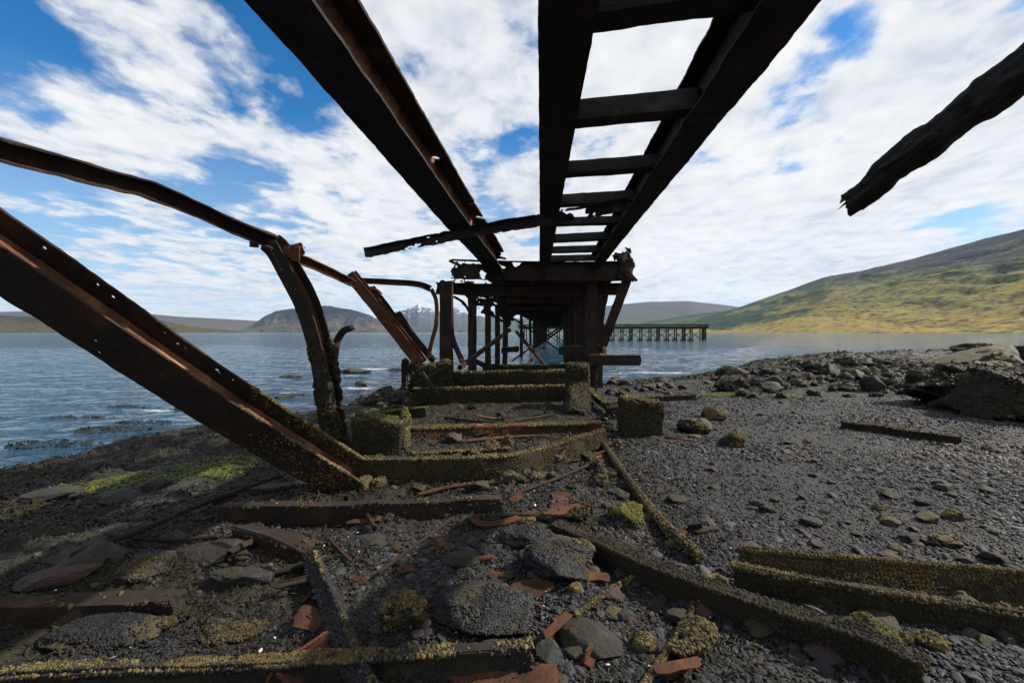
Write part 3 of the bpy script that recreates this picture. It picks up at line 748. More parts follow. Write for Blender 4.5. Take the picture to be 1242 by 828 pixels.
# deck boards and stringers
rs = np.random.RandomState(5); mb = MB(); Y = 11.9
while Y < 96:
    w = rs.uniform(.2, .3) if Y < 30 else 1.2; gap = rs.uniform(.005, .02) if Y < 30 else .01
    x0 = -.85 + .22 * vnoise(np.array([Y * .9]), np.array([0.]), seed=3)[0]
    if Y > 19: x0 = LEFT - .1
    elif Y > 16: x0 = -1.2 + rs.uniform(-.2, .2)
    x1 = RIGHT + .35 + rs.uniform(-.1, .1); zb = 1.60 + rs.uniform(-.012, .012)
    t = tube_mesh([pr(x0, Y, zb), pr((x0 + x1) / 2, Y, zb - .01), pr(x1, Y, zb)], w, .09, seg=8, noise_amp=.01, seed=int(Y * 10) % 997, ds=.4 if Y < 30 else 1.5, square=.1)
    for kk, l in t.f.items(): pass
    mb.add(t.verts(), [np.concatenate(l) for l in t.f.values()]); Y += w + gap
link('deck', mb, M['timber'], pier)
for off in (-.6, .3, 1.1, 1.75, 2.2):
    mb = tube_mesh([pr(off, 11.9 if off > .5 else 12.6, 1.45), pr(off, 50, 1.45), pr(off, 96, 1.45)], .16, .2, seg=8, noise_amp=.012, seed=int(off * 10) + 50, ds=.8, square=.1)
    link('stringer', mb, M['rust_dark'], pier)
mb = tube_mesh([pr(LEFT, 17.5, 1.45), pr(LEFT, 50, 1.45), pr(LEFT, 96, 1.45)], .16, .22, seg=8, noise_amp=.02, seed=47, ds=.8, square=.1); link('stringer', mb, M['rust_dark'], pier)
# head beam of the front bent, eaten through at its left end
mb = beam_mesh([P(545, 338, 11.5), P(600, 340, 11.5), P(680, 341.5, 11.4), P(768, 341, 11.25)], ('C', .16, .48), th=.02, res=.03, rag=.014, seed=22, corr={0: (1.7, .14, -.3, 2.0), 1: (2, .3, 0, 1.8), 2: (2, .4, 0, 1.6)}, ends=(.06, .02), dent=.015)
link('head_beam', mb, M['rust_brown'], pier)
mb = beam_mesh([P(660, 340, 11.3), P(715, 341, 11.25), P(765, 340.5, 11.2)], ('C', .05, .40), th=.02, res=.05, seed=24); link('cover_plate', mb, M['rust_brown'], pier)
mb = beam_mesh([P(528, 357, 11.9), P(620, 359, 11.9), P(757, 358, 11.7)], ('C', .2, .30), th=.02, res=.035, rag=.012, seed=23, corr={0: (1.7, .16, .3, 1.9), 1: (2, .2, .2, 1.8)}, ends=(.03, .02), dent=.012); link('cross_beam', mb, M['rust_dark'], pier)
# ragged scraps round the left post head
scr = [([(540, 318), (552, 322), (566, 334)], .16, .0), ([(546, 350), (560, 357), (575, 372), (590, 380)], .22, .05), ([(566, 366), (580, 372), (600, 372)], .26, .1), ([(553, 362), (570, 380), (572, 388)], .05, .9), ([(575, 362), (583, 356), (590, 352)], .2, .02), ([(582, 380), (598, 386), (618, 398)], .2, .1), ([(608, 392), (618, 398), (626, 394)], .34, .12), ([(556, 320), (563, 345), (566, 358)], .08, .9)]
scr += [([(548, 344), (570, 350), (592, 350)], .25, .02), ([(556, 340), (566, 352), (580, 365), (594, 372)], .12, .12), ([(588, 362), (604, 374), (622, 390)], .35, .06), ([(600, 378), (612, 388), (630, 396)], .3, .15), ([(570, 356), (590, 366), (612, 384)], .15, .1)]
for k, (pl, w, thr) in enumerate(scr):
    mb = beam_mesh([P(x, y, 12.2 + .25 * k) for x, y in pl], ('F', 0, w), th=.02, res=.02, rag=.02, seed=200 + k, corr={0: (4, thr + .05, -1, 9)}, ends=(.03, .03), dent=.03)
    link('torn_plate', mb, M['rust_dark' if k % 3 else 'rust_brown'], pier)
# right end: ragged post head, brace, bracket
mb = beam_mesh([P(746, 318, 11.2), P(756, 312, 11.2), P(767, 309, 11.2)], ('F', 0, .24), th=.03, res=.012, rag=.04, seed=240, corr={0: (7, .25, -1, 2)}, dent=.02); link('torn_plate', mb, M['rust_dark'], pier)
mb = tube_mesh([P(757, 338, 11.2), P(760, 322, 11.2), P(755, 306, 11.2)], .34, .2, up=(0, 1, 0), seg=14, noise_amp=.09, nscale=7, seed=6, ds=.03, endrag=.05); link('rusted_cap', mb, M['rust_dark'], pier)
steel_bar('diagonal_brace', P(763, 332, 11.25), P(731, 418, 11.5), .22, .18, 'rust_brown', pier, 250, up=(0, 1, 0), amp=.02)
steel_bar('diagonal_brace', P(757, 330, 11.7), P(722, 347, 12.4), .14, .14, 'rust_dark', pier, 251)
mb = beam_mesh([P(757, 332, 11.1), P(768, 343, 11.05)], ('F', 0, .12), th=.02, res=.03, rag=.01, seed=252); link('gusset', mb, M['rust_red'], pier)
mb = beam_mesh([P(764, 335, 11.0), P(772, 343, 11.0)], ('F', 0, .08), th=.014, res=.02, seed=253); link('loose_tab', mb, M['rust_red'], pier)
mb = beam_mesh([P(713, 443, 11.1), P(745, 443, 11.1), P(778, 443, 11.1)], ('C', -.16, .25), th=.02, res=.03, rag=.006, seed=254, dent=.01); link('side_bracket', mb, M['stump'], pier)
steel_bar('side_rail', P(680, 425, 14), P(733, 424, 12.2), .14, .26, 'stump', pier, 255)
steel_bar('side_rail', P(722, 430, 11.3), P(735, 433, 11.6), .3, .10, 'rust_red', pier, 256)
mb = beam_mesh([P(733, 340, 12.5), P(726, 380, 12.6), P(722, 418, 12.5)], ('F', 0, .2), up=(1, 0, 0), th=.02, res=.05, rag=.02, seed=257); link('torn_plate', mb, M['rust_brown'], pier)
# loose diagonals inside the pier
steel_bar('fallen_brace', P(618, 400, 14.5), P(557, 446, 10.9), .10, .10, 'rust_brown', pier, 260)
steel_bar('fallen_brace', P(626, 402, 20), P(664, 446, 16.5), .10, .11, 'rust_dark', pier, 261)
steel_bar('fallen_brace', P(662, 420, 21), P(634, 447, 18), .10, .10, 'rust_dark', pier, 262)
steel_bar('fallen_brace', P(547, 384, 12), P(561, 439, 11.2), .12, .09, 'rust_brown', pier, 263, mids=(P(549, 410, 11.8),))
steel_bar('fallen_brace', P(575, 372, 13.4), P(569, 437, 12.2), .07, .06, 'rust_dark', pier, 264)
steel_bar('fallen_brace', P(551, 360, 12.4), P(572, 384, 14.4), .06, .06, 'rust_dark', pier, 265, mids=(P(563, 368, 13),))
steel_bar('fallen_brace', P(577, 438, 13), P(594, 446, 14), .14, .12, 'stump', pier, 266)
steel_bar('fallen_brace', P(631, 396, 26), P(633, 418, 26), .12, .12, 'rust_dark', pier, 267, mids=(P(635, 408, 26),))
mb = tube_mesh([P(608, 425, 19), P(618, 424, 19), P(629, 423, 19)], .2, .22, seg=12, noise_amp=.08, seed=268, ds=.08); link('hanging_beam', mb, M['stump'], pier)
# pier head far out, turning right
ph = thing('pier_head', 'distant dark trestle jetty standing in the water to the right', 'jetty', P(750, 412.5, 103))
mb = beam_mesh([P(628, 398.6, 101), P(740, 398.6, 102), P(860, 398.4, 104)], ('C', -4, .55), th=.1, res=.6, rag=.05, seed=270); link('deck', mb, M['timber'], ph)
mb = tube_mesh([P(628, 394.2, 101), P(700, 394, 102), P(860, 394, 104)], .5, .35, seg=8, noise_amp=.14, nscale=2, seed=271, ds=.4); link('kerb_timber', mb, M['timber'], ph)
pxs = [636, 650, 663, 676, 690, 703, 716, 729, 742, 753, 764, 776, 787, 797, 808, 818, 828, 837, 849, 853]
for k, x in enumerate(pxs):
    w = .34 if k % 3 == 1 else .22
    for dY in (0, 4):
        Yp = 102 + dY
        steel_bar('pile', P(x, 398, Yp) * 1 + np.array([dY * .12, 0, 0]), P(x, 418, Yp) + np.array([dY * .12, 0, 0]), w, w, 'rust_dark', ph, 280 + k, up=(0, 1, 0), amp=.05)
for k in range(8, len(pxs) - 2):
    steel_bar('brace', P(pxs[k], 401, 102), P(pxs[k + 1], 411, 102), .12, .12, 'rust_dark', ph, 310 + k); steel_bar('brace', P(pxs[k + 1], 401, 102.3), P(pxs[k], 411, 102.3), .12, .12, 'rust_dark', ph, 340 + k)
    steel_bar('footing', P(pxs[k] - 3, 412, 102), P(pxs[k] + 3.5, 412, 102), .5, .25, 'stump', ph, 370 + k, amp=.1)

# ------------------------------------------------------------------ collapsed frame on the left
cf = thing('collapsed_frame', 'bent rusty frame of arched column and long sagging rail at the left', 'steel frame', G(395, 545))
mb = beam_mesh([P(-230, 140, 2.6), P(-100, 168, 2.95), P(0, 196, 3.3), P(172, 239, 4.4), P(205, 251, 4.7), P(300, 289, 5.5), P(330, 300, 5.72)], ('C', .11, .17), smooth=False, up=(.2, -.6, 1), th=.016, res=.02, rag=.007, seed=30, corr={1: (3, .38, 3, 8), 2: (3, .45, 3, 8)}, dent=.012)
link('sagging_rail', mb, M['rust_brown'], cf)
colpts = [P(319, 292, 5.75), P(330, 303, 5.75), P(345, 330, 5.75), P(361, 360, 5.75), P(373, 392, 5.75), P(382, 425, 5.75), P(388, 458, 5.75), P(393, 500, 5.75), P(400, 552, 5.75)]
mb = beam_mesh(colpts, ('I', .24, .20), up=(.42, 1.0, .05), th=.018, res=.025, rag=.005, seed=31, dent=.006, only=(0, 1))
cl = link('column', mb, M['rust_brown'], cf)
link('web', beam_mesh(colpts, ('I', .24, .20), up=(.42, 1.0, .05), th=.022, res=.03, seed=31, only=(2,)), M['rust_red'], cl)
crust(cl, mb, 3600, 'crust_dark', lambda c, n: np.clip((1.72 + .12 * vnoise(c[:, 0] * 9, c[:, 2] * 9) - c[:, 2]) * 6, 0, 1), .012, .034, 32)
mb = beam_mesh([P(343, 313, 5.86), P(358, 312, 5.86), P(371, 308, 5.86)], ('F', 0, .17), th=.02, up=(.2, 0, 1), res=.015, rag=.004, seed=33)
for k in range(10):
    b_ = rock_mesh(P(347 + 2.5 * k, 309 - (k % 2) * 9, 5.84), (.011, .011, .011), 1, .1, k); mb.add(b_.verts(), [np.concatenate(l) for l in b_.f.values()])
link('gusset_plate', mb, M['rust_red'], cf)
mb = beam_mesh([P(352, 317, 5.75), P(352, 296, 5.72)], ('F', 0, .12), up=(1, 0, 0), th=.02, res=.02, seed=34); link('gusset_plate', mb, M['rust_red'], cf)
mb = beam_mesh([P(301, 301, 5.6), P(315, 302, 5.6)], ('F', 0, .10), th=.012, res=.014, rag=.01, seed=35, corr={0: (5, .2, -1, 2)}); link('torn_tab', mb, M['rust_red'], cf)
for k in range(5): link('rivet', rock_mesh(P(304 + 3.4 * k, 281.5 + 1.2 * k, 5.7), (.016, .016, .014), 1, .1, k + 20), M['rust_brown'], cf)
for k in range(9): link('rivet', rock_mesh(P(321 + 2.5 * k, 290 + 4.6 * k, 5.62), (.013, .013, .013), 1, .1, k + 40), M['rust_brown'], cf)
mb = beam_mesh([P(354, 318, 5.9), P(372, 324, 6.4), P(398, 335, 7.2), P(424, 347, 8.2)], ('C', .10, .13), up=(.3, -.5, 1), th=.016, res=.025, rag=.005, seed=36); link('rail_end', mb, M['rust_red'], cf)
# barnacled stub of the column foot
mb = tube_mesh([P(392, 452, 5.6), P(398, 490, 5.6), P(408, 530, 5.6), P(420, 548, 5.6)], .12, .14, up=(0, 1, 0), seg=10, noise_amp=.04, seed=37); st = link('column_stub', mb, M['stump'], cf)
crust(st, mb, 1500, 'crust_dark', None, .012, .032, 38)
mb = tube_mesh([P(380, 545, 5.5), P(400, 552, 5.4), P(432, 556, 5.4)], .2, .22, seg=10, noise_amp=.06, seed=39); st = link('column_foot', mb, M['stump'], cf); crust(st, mb, 1400, 'crust_dark', None, .012, .032, 40)

hk = solo('hooked_bar', tube_mesh([P(427, 397, 6.1), P(416, 402, 6.1), P(408, 416, 6.1), P(405, 434, 6.0), P(401, 452, 6.0), P(395, 480, 5.95)], .085, .10, up=(0, 1, 0), seg=10, noise_amp=.008, seed=41, ds=.03), 'rust_brown', 'short rusty bar with hooked top beside the foot of the arched column', 'steel bar', smooth=True)

# big leaning girder
_a, _b = P(0, 330, 2.95), P(440, 606, 4.45)
dg_pts = [_a + (_a - _b) * .45, _a, (_a + _b) / 2 + np.array([-.02, 0, -.03]), _b]
tops = [(s_, t_, r_) for s_, t_, r_ in [(1.42, .285, .016), (1.78, .29, .015), (1.9, .28, .016), (2.31, .29, .014), (2.43, .275, .016), (2.49, .285, .012), (2.78, .285, .018), (2.815, .272, .013), (2.93, .29, .014), (3.15, .285, .012), (3.3, .29, .010)]]
mb = beam_mesh(dg_pts, ('I', .35, .30), up=(-.13, 1.1, .58), th=.02, res=.013, rag=.006, seed=43, only=(0, 1), corr={0: (2.5, .55, 0, 9), 1: (3.5, .52, 0, 9)}, holes={1: tops, 0: [(2.05, .12, .016), (2.2, .17, .015), (2.12, .05, .015), (2.5, .2, .013)]}, dent=.004, ends=(.01, .02))
dg = solo('leaning_girder', mb, 'rust_dark', 'big rusty perforated girder leaning down from the left into the beach', 'girder')
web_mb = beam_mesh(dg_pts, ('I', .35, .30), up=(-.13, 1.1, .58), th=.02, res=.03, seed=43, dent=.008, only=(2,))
link('web', web_mb, M['lit_web_rust'], dg)  # lit orange strip painted in, as on the overhead girder
TD = dg_pts[-1] - dg_pts[1]
along = lambda c: (c[:, 0] - dg_pts[1][0]) / TD[0]
crust(dg, mb, 9000, 'crust', lambda c, n: np.clip((along(c) - .56 - .10 * vnoise(c[:, 0] * 8, c[:, 1] * 8, c[:, 2] * 8)) * 4, 0, 1) * np.where(n[:, 2] > .1, 1, .12), .005, .015, 44)
crust(dg, mb, 7000, 'crust_dark', lambda c, n: np.clip((along(c) - .50 - .15 * vnoise(c[:, 0] * 6, c[:, 1] * 6, c[:, 2] * 6)) * 3, 0, 1) * (n[:, 2] < .3), .004, .013, 45)

# leaning group in the middle distance
lg = thing('leaning_beams', 'cluster of rusty channels leaning together left of the pier posts', 'steel frame', P(507, 442, 9.2))
for k, (pl, w, h, mt) in enumerate([([(421, 331), (450, 366), (480, 404), (509, 441)], .24, .15, 'rust_red'), ([(446, 347), (468, 376), (492, 412), (513, 441)], .14, .14, 'rust_brown'), ([(478, 379), (496, 406), (524, 441)], .10, .10, 'rust_brown')]):
    mb = beam_mesh([P(x, y, 9.0 + .25 * k + .006 * i) for i, (x, y) in enumerate(pl)], ('I' if k < 2 else 'C', w, h), up=(.15, 1.07, .28), th=.016, res=.03, rag=.005, seed=50 + k, ends=(.03, .02)); link('leaning_channel', mb, M[mt], lg)
mb = beam_mesh([P(436, 344, 9.2), P(470, 345.5, 9.3), P(505, 348, 9.4), P(522, 354, 9.5)], ('C', .12, .11), th=.014, res=.03, seed=54); link('top_rail', mb, M['rust_red'], lg)
mb = beam_mesh([P(521, 351, 9.5), P(527, 366, 9.5), P(527, 392, 9.5), P(522, 412, 9.5), P(517, 434, 9.5)], ('V', .10, .10), up=(.6, .8, 0), th=.014, res=.03, seed=55); link('hanging_strip', mb, M['rust_red'], lg)
mb = tube_mesh([P(452, 350, 9.1), P(458, 352, 9.1), P(462, 357, 9.1)], .12, .06, seg=8, noise_amp=.02, seed=56); link('torn_tab', mb, M['rust_red'], lg)

# ------------------------------------------------------------------ barnacled footings in front of the pier
def crusted(name, mb, mat, label, cat, count, cmat='crust', smin=.008, smax=.024, seed=0, cond=None, group=None, extra=None):
    o = solo(name, mb, mat, label, cat, group)
    crust(o, mb, count, cmat, cond, smin, smax, seed)
    if extra: crust(o, mb, extra[0], extra[1], extra[2], smin, smax, seed + 1, name='dark_crust')
    return o
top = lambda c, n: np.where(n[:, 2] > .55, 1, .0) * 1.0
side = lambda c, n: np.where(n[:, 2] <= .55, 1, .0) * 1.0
def wall(a_, b_, h, d, seed): return beam_mesh([a_, (a_ + b_) / 2, b_], ('C', -d, h), th=.04, res=.05, rag=.012, seed=seed, dent=.02)
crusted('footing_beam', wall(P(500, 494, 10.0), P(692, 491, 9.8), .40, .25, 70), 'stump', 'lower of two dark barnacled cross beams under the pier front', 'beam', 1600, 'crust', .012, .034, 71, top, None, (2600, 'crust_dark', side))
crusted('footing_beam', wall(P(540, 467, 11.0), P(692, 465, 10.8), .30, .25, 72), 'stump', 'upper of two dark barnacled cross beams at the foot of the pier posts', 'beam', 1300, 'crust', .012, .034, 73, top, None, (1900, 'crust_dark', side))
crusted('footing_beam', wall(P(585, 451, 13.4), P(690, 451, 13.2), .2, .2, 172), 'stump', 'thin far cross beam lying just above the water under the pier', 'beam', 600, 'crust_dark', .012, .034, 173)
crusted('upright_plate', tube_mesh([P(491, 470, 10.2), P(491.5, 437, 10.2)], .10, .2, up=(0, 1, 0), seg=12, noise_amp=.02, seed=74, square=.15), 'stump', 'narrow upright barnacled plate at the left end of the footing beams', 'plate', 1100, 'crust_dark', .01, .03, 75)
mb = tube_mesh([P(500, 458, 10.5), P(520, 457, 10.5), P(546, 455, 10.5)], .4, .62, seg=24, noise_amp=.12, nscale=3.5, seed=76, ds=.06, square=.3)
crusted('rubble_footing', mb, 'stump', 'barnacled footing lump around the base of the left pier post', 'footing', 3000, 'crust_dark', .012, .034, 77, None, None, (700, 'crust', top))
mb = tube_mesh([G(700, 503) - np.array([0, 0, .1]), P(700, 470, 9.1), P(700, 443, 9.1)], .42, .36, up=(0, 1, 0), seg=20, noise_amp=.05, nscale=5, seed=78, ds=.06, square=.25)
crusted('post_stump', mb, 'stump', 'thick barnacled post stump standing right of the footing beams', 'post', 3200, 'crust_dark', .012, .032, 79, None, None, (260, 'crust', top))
crusted('post_stump', tube_mesh([P(711, 472, 9.3), P(710, 452, 9.3), P(707, 445, 9.3)], .13, .13, up=(0, 1, 0), seg=10, noise_amp=.03, seed=80, ds=.05), 'stump', 'small barnacled stub leaning against the thick post stump', 'post', 500, 'crust', .01, .026, 81)
for k, (pl, lab) in enumerate([([(505, 430 + 36), (530, 452), (545, 444)], 'barnacled bar propped from the rubble footing to the left pier post'), ([(512, 452), (522, 466), (531, 478)], 'grey steel bar slanting down in front of the rubble footing')]):
    solo('propped_bar', tube_mesh([P(x, y, 9.9 - .1 * k) for x, y in pl], .10, .09, seg=8, noise_amp=.015, seed=82 + k), 'stump' if k == 0 else 'timber', lab, 'steel bar')
# blocks
def block(a_, w, h, d, seed, rot=0):
    """open-ended steel box footing standing on the beach"""
    ca, sa = math.cos(rot), math.sin(rot); cs = [(-w / 2, 0), (w / 2, 0), (w / 2, d), (-w / 2, d)]
    mb = tube_mesh([a_ + np.array([0, d / 2, -.12]), a_ + np.array([0, d / 2, h * .5]), a_ + np.array([.02, d / 2, h])], w, d, up=(ca * 0 + sa, ca, 0), seg=36, noise_amp=.07, nscale=3.2, seed=seed, ds=.03, square=.10, endrag=.035)
    return mb
g = G(781, 530); mb = block(g, .54, .48, .42, 84)
crusted('box_footing', mb, 'stump', 'square barnacled box footing on the gravel right of the pier', 'footing', 5200, 'crust_dark', .009, .026, 85, side, None, (900, 'crust', top))
g = G(456, 553); mb = block(g, .60, .40, .36, 86)
crusted('box_footing', mb, 'stump', 'square barnacled box footing with lit right edge beside the arched column', 'footing', 4200, 'crust_dark', .009, .026, 87, side, None, (800, 'crust_green', top))
crusted('upright_plate', tube_mesh([G(493, 543) + np.array([0, -.05, -.05]), P(493, 500, 5.9)], .05, .22, up=(0, 1, 0), seg=12, noise_amp=.012, seed=88, square=.15), 'stump', 'lit mossy plate standing against the right side of the left box footing', 'plate', 900, 'crust_green', .008, .022, 89)

def gbeam(name, pl, h, sec, mat, label, cat, seed, ctop=None, cside=None, group=None, up=(0, 0, 1), th=.014, res=.025, rag=.006, cmat='crust', corr=None, smin=.006, smax=.018, sink=.03, dmat='crust_dark', dent=.012, edge=None, ew=.028, tmat=None):
    pts = [G(x, y, h) - np.array([0, 0, h + sink]) for x, y in pl]
    mb = beam_mesh(pts, sec, up=up, th=th, res=res, rag=rag, seed=seed, corr=corr, dent=dent)
    o = solo(name, mb, mat, label, cat, group)
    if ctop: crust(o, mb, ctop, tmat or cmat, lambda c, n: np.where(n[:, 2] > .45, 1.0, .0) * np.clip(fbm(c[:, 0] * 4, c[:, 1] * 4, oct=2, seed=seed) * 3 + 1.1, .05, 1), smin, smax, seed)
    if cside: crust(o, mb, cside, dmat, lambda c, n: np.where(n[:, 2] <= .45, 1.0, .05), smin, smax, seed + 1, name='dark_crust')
    if edge:
        U_ = np.asarray(up, float); line = mb.frame.p + mb.frame.B * sec[2]
        def ec(c, n):
            dd = np.min(np.linalg.norm(c[:, None] - line[None, ::2], axis=2), axis=1)
            return np.exp(-(dd / ew) ** 2) * np.clip(fbm(c[:, 0] * 3, c[:, 1] * 3, oct=3, seed=seed + 3) * 3 + 1, .05, 1)
        crust(o, mb, edge, cmat, ec, smin, smax, seed + 2, name='edge_crust')
    return o
gbeam('bent_channel', [(412, 556), (500, 556), (612, 553), (660, 543), (735, 521)], .22, ('C', -.10, .25), 'stump', 'bent channel covered in yellow barnacles lying across in front of the footings', 'beam', 90, 1500, 12000, dmat='crust_mid', smin=.005, smax=.013, edge=3200)
gbeam('fallen_beam', [(497, 519), (560, 517), (640, 515), (732, 513)], .14, ('L', -.22, .16), 'rust_red', 'fallen beam with orange and green rusty top lying between the two box footings', 'beam', 92, 2600, 2200, cmat='crust_green')
gbeam('fallen_beam', [(425, 503), (470, 497), (519, 492)], .2, ('L', -.16, .2), 'stump', 'green mossy beam lying behind the left box footing', 'beam', 94, 1300, 900, cmat='crust_green')
gbeam('fallen_beam', [(262, 614), (440, 611), (612, 604)], .12, ('C', -.1, .15), 'rust_dark', 'long straight dark channel lying across the foreground beach', 'beam', 96, 60, 700, dmat='crust_dark')
gbeam('fallen_beam', [(735, 487), (775, 481), (845, 477)], .34, ('L', -.12, .1), 'stump', 'mossy beam lying over the right box footing', 'beam', 98, 900, 500, sink=-.22)
gbeam('fallen_beam', [(706, 463), (722, 478), (742, 492)], .2, ('L', -.14, .12), 'stump', 'yellow crusted beam slanting from the thick post stump to the right box footing', 'beam', 100, 1400, 500, sink=-.05)
gbeam('upright_plate', [(751, 470), (764, 482)], .3, ('L', -.1, .16), 'stump', 'small yellow crusted plate tilted behind the right box footing', 'plate', 101, 500, 400, sink=-.1)
gbeam('fallen_bar', [(498, 548), (560, 545), (618, 541)], .06, ('L', -.06, .07), 'stump', 'thin low mossy bar lying just behind the bent channel', 'steel bar', 102, 700, 300)
gbeam('broken_plank', [(566, 496), (592, 502), (619, 507)], .09, ('C', -.10, .06), 'rust_red', 'short reddish broken plank lying on the gravel under the pier front', 'plank', 104, None, None)
gbeam('fallen_bar', [(806, 526), (825, 529), (844, 531)], .05, ('L', -.06, .05), 'rust_red', 'short red rusty bar at the foot of the right box footing', 'steel bar', 105, None, None)
gbeam('fallen_beam', [(1018, 511), (1060, 516), (1110, 523), (1168, 530)], .10, ('C', -.1, .13), 'rust_dark', 'dark weathered beam lying on the gravel below the right boulder', 'beam', 106, 300, 900)
gbeam('fallen_beam', [(394, 652), (418, 700), (445, 748), (472, 800)], .17, ('L', .09, .13), 'rust_dark', 'short mussel covered angle pointing at the viewer, with lit crusted edge', 'beam', 108, 3000, 500, up=(-.7, 0, 1), tmat='mussel', edge=1100, sink=.0, dmat='mussel', smin=.005, smax=.013)
gbeam('angle_iron', [(308, 806), (352, 775), (398, 742)], .13, ('L', .14, .14), 'rust_red', 'bare orange rusty angle iron propped at the bottom left', 'angle iron', 110, None, None, up=(.3, -.4, 1))
gbeam('fallen_beam', [(-90, 736), (60, 731), (140, 728), (216, 726)], .12, ('C', -.12, .14), 'rust_brown', 'dark red beam half buried at the left edge of the foreground', 'beam', 112, 60, 300)
gbeam('fallen_beam', [(-150, 826), (0, 813), (180, 806), (345, 799), (500, 791), (650, 780)], .13, ('L', -.055, .15), 'stump', 'long straight beam with yellow barnacled top along the bottom edge', 'beam', 114, 11000, 5200, smin=.003, smax=.010, dmat='mussel')
gbeam('fallen_beam', [(664, 626), (720, 650), (790, 681), (870, 708), (960, 738), (1050, 765), (1128, 800)], .16, ('C', -.10, .16), 'rust_brown', 'long dark channel with rusty inside running down to the right', 'beam', 116, 4600, 9000, dmat='crust_dark', cmat='crust_dark', smin=.004, smax=.010, edge=2500)
gbeam('fallen_beam', [(886, 683), (960, 698), (1060, 715), (1160, 731), (1270, 748), (1420, 772)], .13, ('L', -.05, .16), 'stump', 'dark beam with thin lit crusted edge, nearer of the pair at the right', 'beam', 118, 300, 8000, dmat='crust_dark', smin=.004, smax=.010, edge=4500, ew=.018)
gbeam('fallen_beam', [(898, 664), (960, 669), (1060, 677), (1160, 686), (1270, 695), (1420, 707)], .19, ('L', -.05, .20), 'stump', 'broad yellow brown barnacled beam, farther of the pair at the right', 'beam', 120, 4000, 26000, up=(0, .5, 1), dmat='crust_mid', smin=.003, smax=.010, edge=7000)
gbeam('open_trough', [(676, 606), (698, 606), (722, 605)], .14, ('C', .3, .16), 'rust_red', 'open rusty trough end lying beside the long channel', 'trough', 122, 300, 300, cmat='crust_dark')
gbeam('bent_angle', [(574, 622), (588, 632), (616, 627), (650, 616)], .04, ('L', .06, .06), 'rust_orange', 'thin bent orange angle iron lying on the mussels in the middle', 'angle iron', 124, None, None)
gbeam('angle_iron', [(283, 636), (325, 647), (372, 660)], .12, ('L', -.14, .12), 'rust_brown', 'broken angle iron with orange underside lying left of centre', 'angle iron', 126, None, 200)

def rod(pl, r, h, mat, label, seed, count=0, cmat='crust', cat='rod'):
    mb = tube_mesh([G(x, y, h) for x, y in pl], r * 2, r * 2, seg=8, noise_amp=r * .3, nscale=9, seed=seed, ds=.05, square=.8)
    o = solo('rod', mb, mat, label, cat)
    if count: crust(o, mb, count * 2, cmat, None, .004, .011, seed)
    return o
rod([(728, 533), (760, 578), (800, 630), (848, 674)], .034, .05, 'stump', 'mossy yellow rod slanting across the gravel from the footings', 130, 1500)
rod([(85, 673), (170, 643), (250, 609), (338, 577)], .022, .05, 'rust_brown', 'long thin rusty rod lying over the seaweed at the left', 131)
rod([(462, 692), (505, 660), (548, 628)], .012, .05, 'rust_brown', 'thin straight rusty rod in the middle of the foreground', 132)
rod([(455, 640), (430, 600)], .015, .05, 'rust_brown', 'short rusty rod sticking out under the leaning girder', 133)
rod([(778, 834), (812, 785), (846, 730)], .012, .04, 'stump', 'thin crusted rod near the bottom edge, right of centre', 134, 500)
rod([(284, 638), (330, 652), (372, 672)], .012, .16, 'timber', 'thin pale rod resting on the broken angle iron', 135)
rod([(400, 655), (425, 680)], .010, .03, 'rust_brown', 'short thin rod lying beside the mussel covered angle', 136)

# flakes of rusted plate lying on the beach
flk = [(645, 711, .13, .08, 'flat orange rust flake beside the large mussel mound'), (604, 697, .08, .04, 'small orange rust flake left of the mussel mound'), (626, 603, .08, .05, 'square orange rust flake right of the long straight channel'),
       (655, 625, .06, .03, 'narrow orange rust flake at the tip of the bent angle'), (575, 815, .22, .07, 'large rust flake in front of the barnacled bottom beam'), (640, 822, .15, .06, 'rust flake at the bottom edge right of the barnacled beam'), (492, 690, .06, .03, 'small red flake beside the thin straight rod'),
       (436, 703, .05, .02, 'small orange flake right of the mussel covered angle'), (380, 752, .13, .08, 'round orange flake on the orange angle iron'), (330, 660, .2, .1, 'orange flake under the broken angle iron'), (680, 600, .1, .04, 'red flake at the open trough'), (720, 700, .12, .05, 'orange flake in the long dark channel shade')]
for k, (x, y, rx, ry, lab) in enumerate(flk):
    g = G(x, y, .025); rs_ = random.Random(k); a_ = rs_.uniform(-.5, .5); t_ = np.array([math.cos(a_), math.sin(a_), rs_.uniform(-.1, .1)])
    mb = beam_mesh([g - t_ * rx, g, g + t_ * rx], ('H', ry * 2.2, 0), up=(rs_.uniform(-.2, .2), rs_.uniform(-.5, .0), 1), th=.01, res=.01, rag=min(.02, ry * .3), seed=400 + k, ends=(rx * .2, rx * .2), dent=.02, corr={0: (6, .45, -1, 9)})
    solo('rust_flake', mb, 'rust_orange', lab, 'rust flake', 'rust flakes on the beach')

# mossy knobs behind the bent channel
for k, (x, y, r) in enumerate([(596, 543, .10), (615, 537, .09), (575, 549, .06)]):
    mb = rock_mesh(G(x, y, .04), (r, r, r * 1.1), 3, .4, 420 + k); o = solo('mossy_knob', mb, 'rock_moss', ['left mossy knob behind the bent channel', 'right mossy knob behind the bent channel', 'tiny mossy knob low behind the bent channel'][k], 'rock'); crust(o, mb, 500, 'crust', None, .006, .018, 420 + k)

